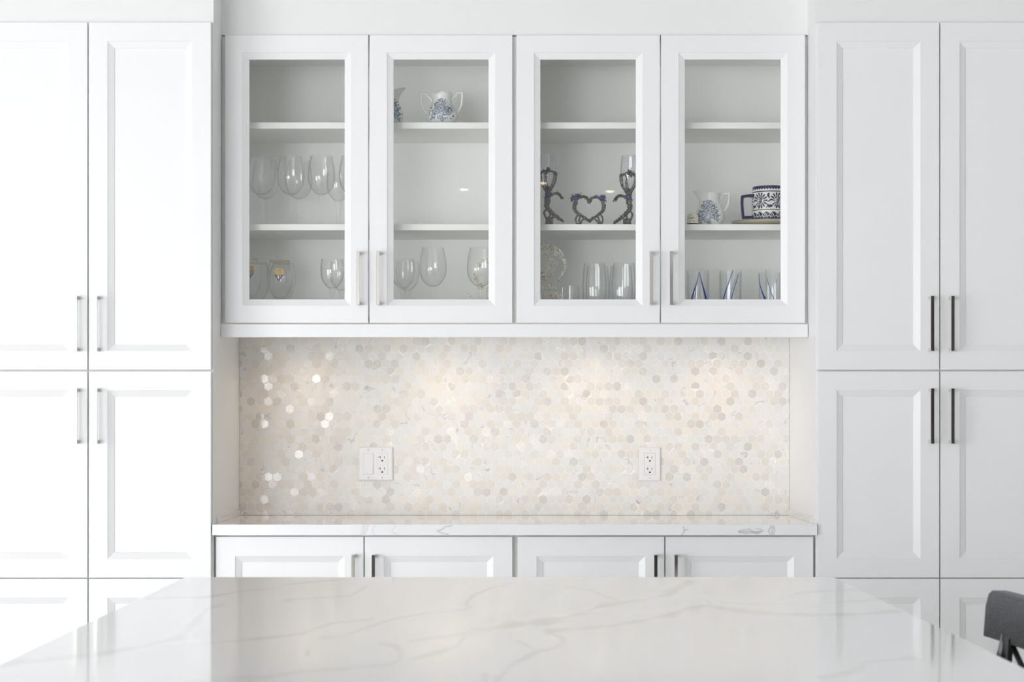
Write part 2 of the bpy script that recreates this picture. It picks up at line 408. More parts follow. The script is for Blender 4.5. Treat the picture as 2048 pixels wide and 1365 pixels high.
def seg_dist(P, A, B):
    d = B-A; L = (d*d).sum(); t = np.clip(((P-A) @ d)/max(L, 1e-12), 0, 1)
    return np.sqrt((((A+t[:, None]*d)-P)**2).sum(1))
def set_cols(me, cols):
    a = me.color_attributes.new(name='Col', type='FLOAT_COLOR', domain='POINT')
    buf = np.ones((len(me.vertices), 4), dtype=np.float32); buf[:, :3] = cols
    a.data.foreach_set('color', buf.ravel())
def grid_plane(us, vs, fn):
    """vertices fn(u, v); returns verts, faces"""
    nu, nv = len(us), len(vs)
    return [fn(u, v) for v in vs for u in us], [(j*nu+i, j*nu+i+1, (j+1)*nu+i+1, (j+1)*nu+i) for j in range(nv-1) for i in range(nu-1)]

# worktop: slab whose front edge carries the veins
CT0, CT1 = .8860, .9156; YC = 5.47; cx0, cx1 = xw(424.6, YC), xw(1634.6, YC)
us = np.linspace(cx0, cx1, 900); vs_ = np.linspace(CT0, CT1, 16)
gv, gf = grid_plane(us, vs_, lambda u, v: (u, YC, v))
mb = MB(); mb.add(gv, gf); nfront = len(gv)
ys = [YC, 5.502, 5.502, YW-.001]; 
# front part lies proud of the pantries' door faces, back part sits inside the niche
mb.add([(cx0, YC, CT1), (cx1, YC, CT1), (cx1, 5.478, CT1), (cx0, 5.478, CT1), (XL+.0004, 5.478, CT1), (XR-.0004, 5.478, CT1), (XR-.0004, YW-.001, CT1), (XL+.0004, YW-.001, CT1)],
       [(0, 1, 2, 5, 4, 3), (4, 5, 6, 7)])
mb.add([(cx0, YC, CT0), (cx1, YC, CT0), (cx1, 5.478, CT0), (cx0, 5.478, CT0), (XL+.0004, 5.478, CT0), (XR-.0004, 5.478, CT0), (XR-.0004, YW-.001, CT0), (XL+.0004, YW-.001, CT0)],
       [(3, 4, 5, 2, 1, 0), (7, 6, 5, 4)])
mb.add([(cx0, YC, CT0), (cx0, 5.478, CT0), (cx0, 5.478, CT1), (cx0, YC, CT1)], [(3, 2, 1, 0)])
mb.add([(cx1, YC, CT0), (cx1, 5.478, CT0), (cx1, 5.478, CT1), (cx1, YC, CT1)], [(0, 1, 2, 3)])
me = mb.mesh('slab', M['quartz'])
cols = np.tile(np.array([.90, .90, .905]), (len(mb.v), 1))
V = np.array(mb.v); P = np.stack([VX+V[:, 0]*F/YC, VY-(V[:, 2]-EYE)*F/YC], 1)
front = np.arange(len(V)) < nfront
def stroke(pts, w, k):
    global cols
    d = np.full(len(P), 1e9)
    for a, b in zip(pts, pts[1:]): d = np.minimum(d, seg_dist(P, np.array(a, float), np.array(b, float)))
    s = np.clip(1-(d-w*.5)/1.0, 0, 1)*front
    cols = cols*(1-s[:, None]*k)
def c5(*a): return [(700+x/9.31, 1040+y/9.31) for x, y in a]
def c6(*a): return [(1350+x/9.31, 1045+y/9.31) for x, y in a]
stroke(c5((260, 110), (245, 190), (230, 240), (200, 290)), 4.5, .10); stroke(c5((330, 110), (310, 190), (280, 250), (260, 290)), 3, .13)
stroke(c5((460, 110), (425, 180), (430, 250), (460, 290)), .8, .16); stroke(c5((850, 110), (775, 210), (830, 265), (920, 290)), 1, .13)
stroke(c5((1900, 110), (1780, 135), (1680, 200), (1620, 205), (1700, 250), (1830, 275)), 1.6, .28)
stroke(c6((155, 90), (180, 140), (170, 190), (120, 240)), .8, .4); stroke(c6((180, 150), (240, 138)), 1, .3)
stroke(c6((1200, 175), (1300, 180), (1400, 170), (1500, 200), (1600, 170)), 3.5, .22)
stroke(c6((1180, 180), (1210, 155), (1300, 140), (1380, 120), (1410, 150), (1460, 175), (1560, 180)), .7, .3)
stroke(c6((1500, 125), (1580, 125), (1640, 165), (1560, 210), (1440, 200), (1300, 210), (1190, 190)), .9, .3)
stroke(c6((1800, 80), (1840, 90), (1850, 160), (1830, 240)), 3.5, .2); stroke(c6((1790, 80), (1740, 160), (1780, 240)), 1.5, .3); stroke(c6((1830, 95), (1800, 160), (1810, 235)), .7, .35)
set_cols(me, cols)
t = thing('worktop', 'white quartz worktop with grey veins in the tiled niche', 'worktop')
link('slab', me, t)
for s, x in ((1, XL+.0004), (-1, XR-.0044)):
    link('side_splash', MB().box(x, x+.004, 5.56, YW-.008, CT1+.0002, .9335).mesh('side_splash', M['quartz_plain']), t)

# ------------------------------------------------------------------ hexagon mosaic
PX, PZ = .02684, .02684*.8660; TR = (.02684-.0016)/math.sqrt(3); TY = 6.0235
bs = thing('backsplash', 'hexagon mosaic backsplash of marble, cream and glass tiles above the worktop', 'backsplash')
bx0, bx1, bz0, bz1 = XL+.0005, XR-.0005, CT1+.0005, ZB-.001
link('grout_bed', MB().box(bx0, bx1, 6.0222, YW-.0005, bz0, bz1).mesh('grout_bed', M['grout']), bs)
def clip(poly, ax, val, sgn):
    out = []
    for i in range(len(poly)):
        a, b = poly[i], poly[(i+1) % len(poly)]
        ia, ib = (a[ax]-val)*sgn >= 0, (b[ax]-val)*sgn >= 0
        if ia: out.append(a)
        if ia != ib:
            t_ = (val-a[ax])/(b[ax]-a[ax]); out.append((a[0]+(b[0]-a[0])*t_, a[1]+(b[1]-a[1])*t_))
    return out
def tile_prism(mb, poly, cx, cz):
    """poly in local coords, counter-clockwise seen from the front"""
    n = len(poly); mx = sum(p[0] for p in poly)/n; mz = sum(p[1] for p in poly)/n
    vs = []
    for s, y in ((1, .003), (1, 0.0004), (.975, 0)):
        for (x, z) in poly: vs.append((cx+mx+(x-mx)*s, y, cz+mz+(z-mz)*s))
    fs = []
    for r in range(2):
        for k in range(n):
            k2 = (k+1) % n; fs.append((r*n+k, r*n+k2, (r+1)*n+k2, (r+1)*n+k))
    fs.append(tuple(2*n+k for k in range(n)))
    mb.add(vs, fs)
hexp = [(TR*math.sin(math.radians(a)), TR*math.cos(math.radians(a))) for a in (0, -60, -120, -180, -240, -300)]
hexp = [(x, z) for x, z in hexp][::-1]
hexp = hexp[::-1]
hx0 = xw(1103.25, TY); hz0 = zw(728.1, TY)
tiles = []
rng = random.Random(11)
for j in range(-30, 30):
    cz = hz0+j*PZ
    for i in range(-90, 70):
        cx = hx0+i*PX+(PX/2 if j % 2 else 0)
        if cx < bx0-TR or cx > bx1+TR or cz < bz0-TR or cz > bz1+TR: continue
        poly = [(cx+x, cz+z) for x, z in hexp]; full = True
        for ax, v, s in ((0, bx0, 1), (0, bx1, -1), (1, bz0, 1), (1, bz1, -1)):
            if any((p[ax]-v)*s < 0 for p in poly): full = False; poly = clip(poly, ax, v, s)
            if len(poly) < 3: break
        if len(poly) < 3: continue
        area_ = abs(sum(poly[k][0]*poly[(k+1) % len(poly)][1]-poly[(k+1) % len(poly)][0]*poly[k][1] for k in range(len(poly))))/2
        if area_ < 2e-5: continue
        r = rng.random(); kind = 'glass_tile' if r < .27 else ('cream_tile' if r < .52 else 'marble_tile')
        tiles.append((kind, rng.randrange(len(TM[kind])), cx, cz, None if full else [(x-cx, z-cz) for x, z in poly], full))
shared = {}
for kind in TM:
    mine = [t_ for t_ in tiles if t_[0] == kind]
    mine.sort(key=lambda t_: (not t_[5], t_[2]**2+(t_[3]-EYE)**2))
    rest = {}
    for n_, (k_, v_, cx, cz, poly, full) in enumerate(mine):
        off = rng.uniform(-.0003, .0003)
        if n_ < 299:
            if full:
                key = (kind, v_)
                if key not in shared:
                    q = MB(); tile_prism(q, hexp, 0, 0); shared[key] = q.mesh(kind, TM[kind][v_])
                me = shared[key]
            else:
                q = MB(); tile_prism(q, poly, 0, 0); me = q.mesh(kind, TM[kind][v_])
            o = link(kind, me, bs, (cx, TY+off-.0018, cz))
            tl = .035 if kind == 'glass_tile' else .012; o.rotation_euler = (rng.uniform(-tl, tl), 0, rng.uniform(-tl, tl))
        else:
            rest.setdefault('all', []).append((v_, cx, cz, poly or hexp, off))
    if rest:
        q = MB(); mi = []
        for (v_, cx, cz, poly, off) in rest['all']:
            o0 = len(q.v); f0 = len(q.f); tile_prism(q, poly, cx, cz)
            a, b = rng.uniform(-.012, .012), rng.uniform(-.012, .012)
            for i in range(o0, len(q.v)):
                x, y, z = q.v[i]; q.v[i] = (x, y+TY+off-.0018+a*(x-cx)+b*(z-cz), z)
            mi += [v_]*(len(q.f)-f0)
        me = q.mesh(kind+'s', TM[kind][0])
        for mt in TM[kind][1:]: me.materials.append(mt)
        me.polygons.foreach_set('material_index', mi)
        o = link('far_'+kind+'s', me, bs); o['kind'] = 'stuff'

# ------------------------------------------------------------------ switch and outlets
def receptacle(par, cx, cz, yf):
    w, h = .0335, .0665
    o = link('receptacle', MB().box(cx-w/2, cx+w/2, yf-.0009, yf+.001, cz-h/2, cz+h/2).mesh('receptacle', M['plate']), par); bevel(o, .0005)
    s = MB()
    for dz in (.0165, -.0185):
        z = cz+dz; y0, y1 = yf-.00115, yf-.0007
        s.box(cx-.0072, cx-.0056, y0, y1, z, z+.0075); s.box(cx-.0125, cx-.0072, y0, y1, z+.0032, z+.0044)
        s.box(cx+.0055, cx+.0071, y0, y1, z+.0004, z+.0070)
        zz = z-.0070; pts = [(cx-.0027, zz-.0022)]+[(cx+.0027*math.cos(a), zz+.0027*math.sin(a)) for a in np.linspace(math.pi, 0, 9)]+[(cx+.0027, zz-.0022)]
        n = len(pts); s.add([(x, y0, z_) for x, z_ in pts]+[(x, y1, z_) for x, z_ in pts], [tuple(range(n))]+[(k, (k+1) % n, n+(k+1) % n, n+k) for k in range(n)])
    link('slots', s.mesh('slots', M['socket']), o)
def plate(par, cx, cz, w, h, holes):
    """bevelled cover plate with a raised field, openings as recessed lines"""
    yb, yf = 6.0205, 6.0145; b = .0035
    rings = [(0, yb), (0, yf+.003), (b, yf)]
    vs = []
    for i, y in rings: vs += [(cx-w/2+i, y, cz-h/2+i), (cx+w/2-i, y, cz-h/2+i), (cx+w/2-i, y, cz+h/2-i), (cx-w/2+i, y, cz+h/2-i)]
    fs = [(a*4+k, a*4+(k+1) % 4, a*4+4+(k+1) % 4, a*4+4+k) for a in range(2) for k in range(4)]+[(8, 9, 10, 11)]
    mb = MB(); mb.add(vs, fs); o = link('cover_plate', mb.mesh('cover_plate', M['plate']), par)
    g = MB()
    for hx in holes:
        for sx in (-1, 1): g.box(cx+hx+sx*.0172-.0003, cx+hx+sx*.0172+.0003, yf-.00005, yf+.001, cz-.0337, cz+.0337)
        for sz in (-1, 1): g.box(cx+hx-.0172, cx+hx+.0172, yf-.00005, yf+.001, cz+sz*.0337-.0003, cz+sz*.0337+.0003)
    link('opening_line', g.mesh('opening_line', M['screw']), o)
    for hx in holes:
        for k, sz in enumerate((-1, 1)):
            s = link('screw', MB().lathe([(0, .0007), (.0024, .0005), (.0028, 0)], 14).mesh('screw', M['plate'], True), par, (cx+hx, yf, cz+sz*.0425))
            s.rotation_euler = (math.pi/2, 0, 0)
            sl = link('slot', MB().box(-.0022, .0022, -.0004, .0004, .0006, .0010).mesh('slot', M['socket']), s)
            sl.rotation_euler = (0, 0, math.pi/2 if not (k == 0 and len(holes) == 1) else .8)
    return yf
PD = 6.0165
c1 = W(751.3, 928.2, PD)
t = thing('switch_plate', 'white double cover plate with rocker switch and outlet on the left of the backsplash', 'switch plate')
yf = plate(t, c1.x, c1.z, 69*PD/F, 67.5*PD/F, (-.0222, .0205))
rk = MB(); cx = c1.x-.0222; w, h = .0315, .0640
vs = [(cx-w/2, yf-.0006, c1.z-h/2), (cx+w/2, yf-.0006, c1.z-h/2), (cx+w/2, yf-.0006, c1.z+h/2), (cx-w/2, yf-.0006, c1.z+h/2)]
fr_ = [(cx-w/2+.0008, yf-.0052, c1.z-h/2+.0008), (cx+w/2-.0026, yf-.0052, c1.z-h/2+.0008), (cx+w/2-.0014, yf-.0016, c1.z+h/2-.0012), (cx-w/2+.0008, yf-.0016, c1.z+h/2-.0012)]
rk.add(vs+fr_, [(0, 1, 5, 4), (1, 2, 6, 5), (2, 3, 7, 6), (3, 0, 4, 7), (4, 5, 6, 7)])
o = link('rocker', rk.mesh('rocker', M['plate']), t)
receptacle(t, c1.x+.0205, c1.z, yf)
c2 = W(1299.7, 928.7, PD)
t = thing('wall_outlet', 'white single outlet plate on the right of the backsplash', 'outlet')
yf = plate(t, c2.x, c2.z, 43*PD/F, 67.5*PD/F, (0,))
receptacle(t, c2.x, c2.z, yf)

# ------------------------------------------------------------------ island
IZ = .9156; IH = EYE-IZ
def ip(px, py):
    d = IH*F/(py-VY); return np.array([(px-VX)*d/F, d])
ix0, ix1, iy1 = -.603, .594, IH*F/(1155-VY); iy0 = .55
def q5(*a): return [ip(x/2, 1120+y/2) for x, y in a]
def q6(*a): return [ip(1024+x/2, 1050+y/2) for x, y in a]
veins = [
 (q5((600, 155), (830, 150), (1000, 122), (1110, 115), (1140, 100), (1300, 85), (1440, 75)), .0035, .13),
 (q5((-120, 440), (0, 420), (150, 405), (400, 378), (560, 350), (680, 325), (740, 300), (790, 235), (830, 195), (880, 185)), .006, .13),
 (q5((600, 340), (680, 322), (730, 318)), .012, .14),
 (q5((650, 348), (850, 335), (1050, 315), (1200, 298), (1250, 280), (1330, 255), (1480, 240)), .003, .12),
 (q5((1290, 312), (1380, 305), (1430, 285), (1480, 268), (1575, 238), (1700, 215), (1860, 200)), .003, .14),
 (q5((1140, 162), (1400, 145), (1440, 125), (1470, 100)), .0025, .13),
 (q5((1880, 190), (1860, 180), (1890, 145), (1960, 115), (2048, 92)), .003, .16),
 (q5((1650, 325), (1830, 300), (1900, 285), (2048, 265)), .006, .15),
 (q6((-150, 420), (0, 405), (200, 375), (300, 350), (350, 330), (440, 312), (540, 300), (620, 280), (680, 245), (710, 225)), .0065, .24),
 (q6((-190, 440), (-130, 430), (0, 404)), .009, .12),
 (q5((1000, 480), (1080, 470), (1200, 448), (1400, 435), (1560, 420), (1600, 400), (1605, 370), (1580, 345), (1520, 335)), .004, .12),
 (q5((1640, 400), (1760, 370), (1830, 345), (1860, 305)), .004, .15),
 (q6((150, 430), (230, 420), (400, 405), (520, 385), (640, 360), (700, 335), (780, 325), (900, 345), (1050, 355), (1160, 362), (1400, 358), (1550, 345)), .0055, .2),
 (q6((220, 250), (320, 265), (400, 295), (450, 312)), .003, .16),
 (q6((-60, 620), (0, 560), (60, 530), (110, 505), (170, 495), (205, 475), (200, 455), (165, 437)), .004, .16),
 (q6((20, 465), (100, 500)), .003, .12),
 (q6((1070, 298), (1150, 275), (1240, 265), (1380, 262)), .003, .14),
 (q6((775, 300), (795, 318)), .003, .14),
 (q6((1240, 615), (1340, 595), (1390, 575), (1415, 550), (1600, 535)), .004, .12),
 (q6((840, 310), (950, 318), (1230, 315), (1500, 300)), .002, .1),
 (q5((1940, 460), (1942, 485)), .004, .15), (q5((1230, 365), (1232, 385)), .002, .15),
 (q5((1000, 30+440), (700, 500), (300, 560), (0, 600)), .004, .1),
]
xs_ = np.linspace(ix0, ix1, 420); ysn = np.concatenate([np.linspace(iy0, 1.9, 14)[:-1], np.linspace(1.9, iy1, 230)])
gv, gf = grid_plane(xs_, ysn, lambda u, v: (u, v, IZ))
mb = MB(); mb.add(gv, gf); ntop = len(gv)
rc = .004
mb.add([(ix0, iy0, IZ), (ix1, iy0, IZ), (ix1, iy1, IZ), (ix0, iy1, IZ), (ix0, iy0, IZ-.03), (ix1, iy0, IZ-.03), (ix1, iy1, IZ-.03), (ix0, iy1, IZ-.03)],
       [(4, 5, 1, 0), (5, 6, 2, 1), (6, 7, 3, 2), (7, 4, 0, 3), (7, 6, 5, 4)])
me = mb.mesh('island_top', M['quartz'])
V = np.array(mb.v); sc_ = np.array([1.0, .22]); P2 = V[:, :2]*sc_
rs = np.random.RandomState(3)
jit = np.zeros(len(V))
for k in range(14):
    a = rs.uniform(0, 6.28); f = rs.uniform(20, 140); d_ = np.array([math.cos(a), math.sin(a)])*f
    jit += np.sin(P2 @ d_*1.0+rs.uniform(0, 6.28))*(1.0/14)
ink = np.zeros(len(V))
for pts, w, k in veins:
    d = np.full(len(V), 1e9)
    for a, b in zip(pts, pts[1:]): d = np.minimum(d, seg_dist(P2, a*sc_, b*sc_))
    ww = w*(.55+1.5*np.clip(jit+.35, 0, 1))
    s = np.clip(1-d/(ww*1.3), 0, 1)**.8*k*(.7+.9*np.clip(jit+.3, 0, 1)) + np.clip(1-d/(w*5), 0, 1)*k*.14
    ink = np.maximum(ink, s*.92)
base = np.array([.90, .90, .895]); vein = np.array([.40, .37, .33])
cols = base*(1-np.clip(ink*1.5, 0, 1)[:, None])+vein*np.clip(ink*1.5, 0, 1)[:, None]
set_cols(me, cols)
t = thing('kitchen_island', 'long kitchen island with white veined quartz top in the foreground', 'island')
link('quartz_top', me, t)
mb = MB().box(-.598, .589, iy1-.045, iy1-.012, 0, IZ-.0305).box(-.565, .27, iy0+.05, iy1-.04, .09, IZ-.0305).box(-.5, .22, iy0+.1, iy1-.1, 0, .09)
for k in range(3): mb.box(-.55+k*.275, -.55+k*.275+.26, iy1-.04, iy1-.028, .11, IZ-.05)
link('island_base', mb.mesh('island_base', M['espresso']), t)

# ------------------------------------------------------------------ stool at the right edge
st = thing('counter_stool', 'charcoal low-backed counter stool on black legs at the right side of the island', 'stool', (0, 0, 0))
# backrest: slab with rounded top corners, slightly curved
def back_pt(u, z, t_):
    y = 3.205-u*.44; c = (u-.5)
    return (.784+.022*u+.06*(c*c*4-1)*-.1+t_+(z-.85)*.07, y, z)
zb, zt_ = .851, .9285
nu = 36; nz = 10
vsf, vsb = [], []
for i in range(nu+1):
    u = i/nu
    s = min(u, 1-u)*.44; r = .03
    top = zt_ if s > r else zt_-r+math.sqrt(max(0, r*r-(r-s)**2))
    for j in range(nz+1):
        z = zb+(top-zb)*j/nz
        vsf.append(back_pt(u, z, -.012)); vsb.append(back_pt(u, z, .012))
n1 = nz+1; q = MB(); fs = []
N = len(vsf)
for i in range(nu):
    for j in range(nz):
        a = i*n1+j; fs.append((a, a+1, a+n1+1, a+n1)); fs.append((N+a, N+a+n1, N+a+n1+1, N+a+1))
    a = i*n1; fs.append((a, a+n1, N+a+n1, N+a)); a = i*n1+nz; fs.append((a, N+a, N+a+n1, a+n1))
for j in range(nz): fs.append((j, N+j, N+j+1, j+1)); a = nu*n1+j; fs.append((a, a+1, N+a+1, N+a))
q.add(vsf+vsb, fs); o = link('backrest', q.mesh('backrest', M['leather'], True, 50), st); bevel(o, .004, 3)
q = MB().box(.42, .80, 2.80, 3.18, .62, .675); o = link('seat', q.mesh('seat', M['leather'], True, 50), st); bevel(o, .02, 4)
for y in (3.10, 2.88):
    q = MB(); p0 = Vector((.79, y, .865)); 
    q.add([(.782, y-.022, .86), (.790, y-.022, .86), (.790, y+.012, .86), (.782, y+.012, .86), (.770, y-.012, .66), (.778, y-.012, .66), (.778, y+.012, .66), (.770, y+.012, .66)],
          [(0, 1, 2, 3), (7, 6, 5, 4), (0, 4, 5, 1), (1, 5, 6, 2), (2, 6, 7, 3), (3, 7, 4, 0)])
    link('back_post', q.mesh('back_post', M['black_metal']), st)
    link('post_sleeve', MB().tube([(.786, y+.019, .862), (.772, y+.019, .80)], .006, 10).mesh('post_sleeve', M['grey_metal'], True), st, label='grey metal sleeve')
    link('brace', MB().tube([(.788, y-.01, .855), (.80, y-.075, .80), (.76, y-.11, .70)], .005, 8).mesh('brace', M['black_metal'], True), st)
for x, y in ((.44, 2.82), (.44, 3.16), (.78, 2.82), (.78, 3.16)):
    link('leg', MB().tube([(x, y, .63), (x+(x-.61)*.15, y+(y-2.99)*.15, 0)], [.014, .011], 12).mesh('leg', M['black_metal'], True), st)
fr = MB()
pp = [(.43, 2.81), (.79, 2.81), (.79, 3.17), (.43, 3.17)]
for a, b in zip(pp, pp[1:]+pp[:1]): fr.tube([(a[0]+(a[0]-.61)*.1, a[1]+(a[1]-2.99)*.1, .22), (b[0]+(b[0]-.61)*.1, b[1]+(b[1]-2.99)*.1, .22)], .008, 8)
link('footrest', fr.mesh('footrest', M['black_metal'], True), st)

# ------------------------------------------------------------------ stemware
def glass_shell(outer, t=.0012, bottom=.004):
    """outer profile (r,z) from the foot up to the rim of the bowl; inner wall follows from index of bowl start"""
    return outer
def smooth_prof(pts, n=6):
    out = []
    P_ = [pts[0]]+list(pts)+[pts[-1]]
    for i in range(1, len(P_)-2):
        p0, p1, p2, p3 = P_[i-1], P_[i], P_[i+1], P_[i+2]
        for k in range(n):
            t_ = k/n; o = []
            for c in range(2):
                o.append(.5*((2*p1[c])+(-p0[c]+p2[c])*t_+(2*p0[c]-5*p1[c]+4*p2[c]-p3[c])*t_*t_+(-p0[c]+3*p1[c]-3*p2[c]+p3[c])*t_**3))
            out.append((max(o[0], 0), o[1]))
    out.append(pts[-1]); return out
def stem_mesh(rfoot, stem, r_stem, z_bowl):
    p = [(0, 0), (rfoot, 0), (rfoot, .0012), (rfoot*.5, .003), (r_stem*1.6, .007), (r_stem, .016), (r_stem, stem-.012), (r_stem*1.3, stem-.004), (r_stem*2.1, z_bowl)]
    return p
def wine_glass(name, H, stem, rfoot, rstem, bowl, label, cat, loc, group, mat='glass', rim=None):
    """bowl: outer profile points (r,z) from the bowl's bottom (r>0) to the rim"""
    t = thing(name, label, cat, loc, group)
    zb_ = bowl[0][1]
    sp = stem_mesh(rfoot, stem, rstem, zb_); sp.append((0, zb_+.001))
    link('stem', MB().lathe(smooth_prof(sp[2:-1], 4) and ([(0, 0), (rfoot, 0)]+smooth_prof(sp[2:-1], 4)), 28).mesh('stem', M[mat], True, 60), t)
    ob = smooth_prof(bowl, 6); th = .0011
    inner = [(max(r-th, 0), max(z, zb_+.0035)) for r, z in ob][::-1]
    inner = [p for i, p in enumerate(inner) if i == 0 or p[1] < inner[i-1][1]-1e-6]
    link('bowl', MB().lathe([(0, zb_+.0004)]+ob+inner+[(0, zb_+.0035)], 40).mesh('bowl', M[mat], True, 70), t)
    if rim:
        r, z = bowl[-1]
        link('rim_band', MB().lathe([(r-.0014, z-.0006), (r+.0004, z-.0012), (r+.0003, z+.0006), (r-.0012, z+.0008), (r-.0014, z-.0006)], 40).mesh('rim_band', M[rim], True), t, label='gold rim band')
    return t
B1 = [(.007, .094), (.020, .1005), (.034, .118), (.0403, .142), (.0392, .170), (.0340, .198), (.0318, .2095)]
g = 'tall wine glasses on the middle shelf'
def at(px, d, z): return ((px-VX)*d/F, d, z)
front_y, back_y = 5.79, 5.895
wg = wine_glass('wine_glass', .2095, .09, .034, .0032, B1, 'tall clear wine glass, leftmost in the front row on the middle shelf', 'wine glass', at(523.5, front_y, SHELF2), g)
for px, y, lab in ((582, front_y, 'tall clear wine glass, second from left in the front row on the middle shelf'),
                   (643, front_y, 'tall clear wine glass, third from left in the front row on the middle shelf'),
                   (705, front_y, 'tall clear wine glass half hidden by the door stile, right end of middle shelf'),
                   (531, back_y, 'tall clear wine glass standing behind the leftmost one on the middle shelf'),
                   (598, back_y, 'tall clear wine glass standing behind the second one on the middle shelf'),
                   (866, 5.79, 'tall clear wine glass standing alone in the middle of the bottom shelf'),
                   (961, 5.79, 'tall clear wine glass in front of the beaded ring on the bottom shelf')):
    z = SHELF2 if y == back_y or px < 710 else FLOOR_Z
    dup(wg, at(px, y, z), lab, g if z == SHELF2 else 'wine glasses on the bottom shelf')
B2 = [(.010, .088), (.018, .096), (.030, .112), (.0345, .135), (.0345, .155), (.0322, .1755)]
wine_glass('goblet', .1755, .07, .036, .006, [(r*1.03, z*1.0) for r, z in B2], 'thick-stemmed clear goblet at the right back of the middle shelf', 'goblet', at(677, 5.90, SHELF2), None)
gb = wine_glass('goblet', .1755, .07, .033, .0045, B2, 'short clear goblet at the right of the bottom shelf, behind the first glass door', 'goblet', at(664.5, 5.79, FLOOR_Z), 'short goblets on the bottom shelf')
for px, y, lab in ((683, 5.88, 'short clear goblet standing behind another near the first door handle'),
                   (806, 5.79, 'short clear goblet at the left of the bottom shelf, behind the second glass door'),
                   (815, 5.88, 'short clear goblet standing behind another at the left of the second glass door')):
    dup(gb, at(px, y, FLOOR_Z), lab, 'short goblets on the bottom shelf')
# gold-rimmed glasses with flowers
B3 = [(.0115, .060), (.0205, .0665), (.0295, .082), (.0380, .108), (.0400, .130), (.0365, .154), (.0295, .1745)]
def flower(par, mat, cx, cz, r0):
    h = MB(); rr = random.Random(int(cx*1e4)+5)
    def on(x, z, off):      # point on the bowl surface facing the room
        R_ = np.interp(z, [p[1] for p in B3], [p[0] for p in B3])+off
        x = max(-R_*.98, min(R_*.98, x)); return (x, -math.sqrt(max(R_*R_-x*x, 1e-9)), z)
    for k in range(130):
        a = rr.uniform(0, 6.28); q_ = math.sqrt(rr.random())*r0*.8
        h.blob(on(cx+q_*math.cos(a)*1.35, cz+q_*math.sin(a)*.9, .0006), rr.uniform(.0012, .0024), (1, .35, 1))
    link('flower_head', h.mesh('flower_head', M[mat]), par)
    s = MB()
    for k in range(15):
        x0 = cx+rr.uniform(-1, 1)*r0*1.2; z0 = cz-rr.uniform(.2, .9)*r0
        s.tube([on(x0, z0, .0004), on((x0+cx)/2+rr.uniform(-.002, .002), cz-r0*1.3, .0004), on(cx+rr.uniform(-.001, .001), cz-r0*rr.uniform(1.6, 2.3), .0004)], [.0006, .0009, .0004], 5)
    link('flower_stems', s.mesh('flower_stems', M['stem_purple']), par)
gg = 'gold-rimmed glasses with pressed flowers'
gl1 = wine_glass('flower_glass', .1745, .048, .028, .009, B3, 'gold-rimmed footed glass with a yellow flower, right one in front', 'glass', at(560.5, 5.83, FLOOR_Z), gg, rim='gold')
flower(gl1, 'petal_gold', .0, .139, .0140)
gl2 = wine_glass('flower_glass', .1745, .048, .028, .009, B3, 'gold-rimmed footed glass with an orange flower at the left door stile', 'glass', at(497, 5.735, FLOOR_Z), gg, rim='gold')
flower(gl2, 'petal_orange', .006, .139, .0140)
gl3 = wine_glass('flower_glass', .1745, .048, .028, .009, B3, 'plain gold-rimmed glass standing behind the yellow flower glass', 'glass', at(565, 5.925, FLOOR_Z), gg, rim='gold')
dup(gl3, at(514, 5.925, FLOOR_Z), 'plain gold-rimmed glass standing behind the orange flower glass', gg)
# tall beer glasses and small tumblers (cabinet 3)
def tumbler(name, prof, label, cat, loc, group, mat='glass_b', base=.006, th=.0014, seg=40):
    t = thing(name, label, cat, loc, group)
    ob = smooth_prof(prof, 5)
    inner = [(r-th, max(z, base)) for r, z in ob][::-1]
    inner = [p for i, p in enumerate(inner) if i == 0 or p[1] < inner[i-1][1]-1e-6]
    link('glass_body', MB().lathe([(0, 0)]+ob+inner+[(0, base)], seg).mesh('glass_body', M[mat], True, 50), t)
    return t
PB = [(.026, 0), (.0265, .004), (.031, .035), (.0358, .085), (.0345, .125), (.0308, .1635)]
gg = 'tall beer glasses on the bottom shelf'
b0 = tumbler('beer_glass', PB, 'tall clear beer glass in the front row, left one of two', 'glass', at(1189, 5.79, FLOOR_Z), gg)
for px, y, lab in ((1247.5, 5.79, 'tall clear beer glass in the front row beside the door stile'), (1195, 5.90, 'tall clear beer glass behind the left one of the front row'), (1242, 5.90, 'tall clear beer glass behind the one beside the door stile')):
    dup(b0, at(px, y, FLOOR_Z), lab, gg)
PS = [(.021, 0), (.022, .003), (.0235, .05), (.0248, .0965)]
s0 = tumbler('small_tumbler', PS, 'small clear tumbler between the crystal ornament and the beer glasses', 'glass', at(1142, 5.80, FLOOR_Z), 'small tumblers beside the crystal ornament')
dup(s0, at(1127, 5.87, FLOOR_Z), 'small clear tumbler behind the crystal ornament and another tumbler', 'small tumblers beside the crystal ornament')
# cobalt swirl tumblers (cabinet 4)
PT = [(.0285, 0), (.0300, .004), (.0312, .05), (.0322, .10), (.0326, .1425)]
def swirl(par, a0, a1, z0, z1, w0, w1, sh=1.0):
    q = MB(); n = 26; vs = []
    for i in range(n+1):
        t_ = i/n; z = z0+(z1-z0)*t_; a = math.radians(a0+(a1-a0)*(t_**sh)); w = w0+(w1-w0)*t_**1.6
        R_ = np.interp(z, [p[1] for p in PT], [p[0] for p in PT])+.0003; dw = w/R_/2
        for s in (-1, 1):
            for off in (0, .0006): vs.append(((R_+off)*math.sin(a+s*dw), -(R_+off)*math.cos(a+s*dw), z))
    fs = []
    for i in range(n):
        o_ = i*4
        for a, b in ((0, 1), (1, 3), (3, 2), (2, 0)): fs.append((o_+a, o_+b, o_+4+b, o_+4+a))
    fs += [(0, 2, 3, 1), (n*4, n*4+1, n*4+3, n*4+2)]
    q.add(vs, fs); link('swirl', q.mesh('swirl', M['cobalt_swirl'], True, 40), par, label='cobalt blue swirl')
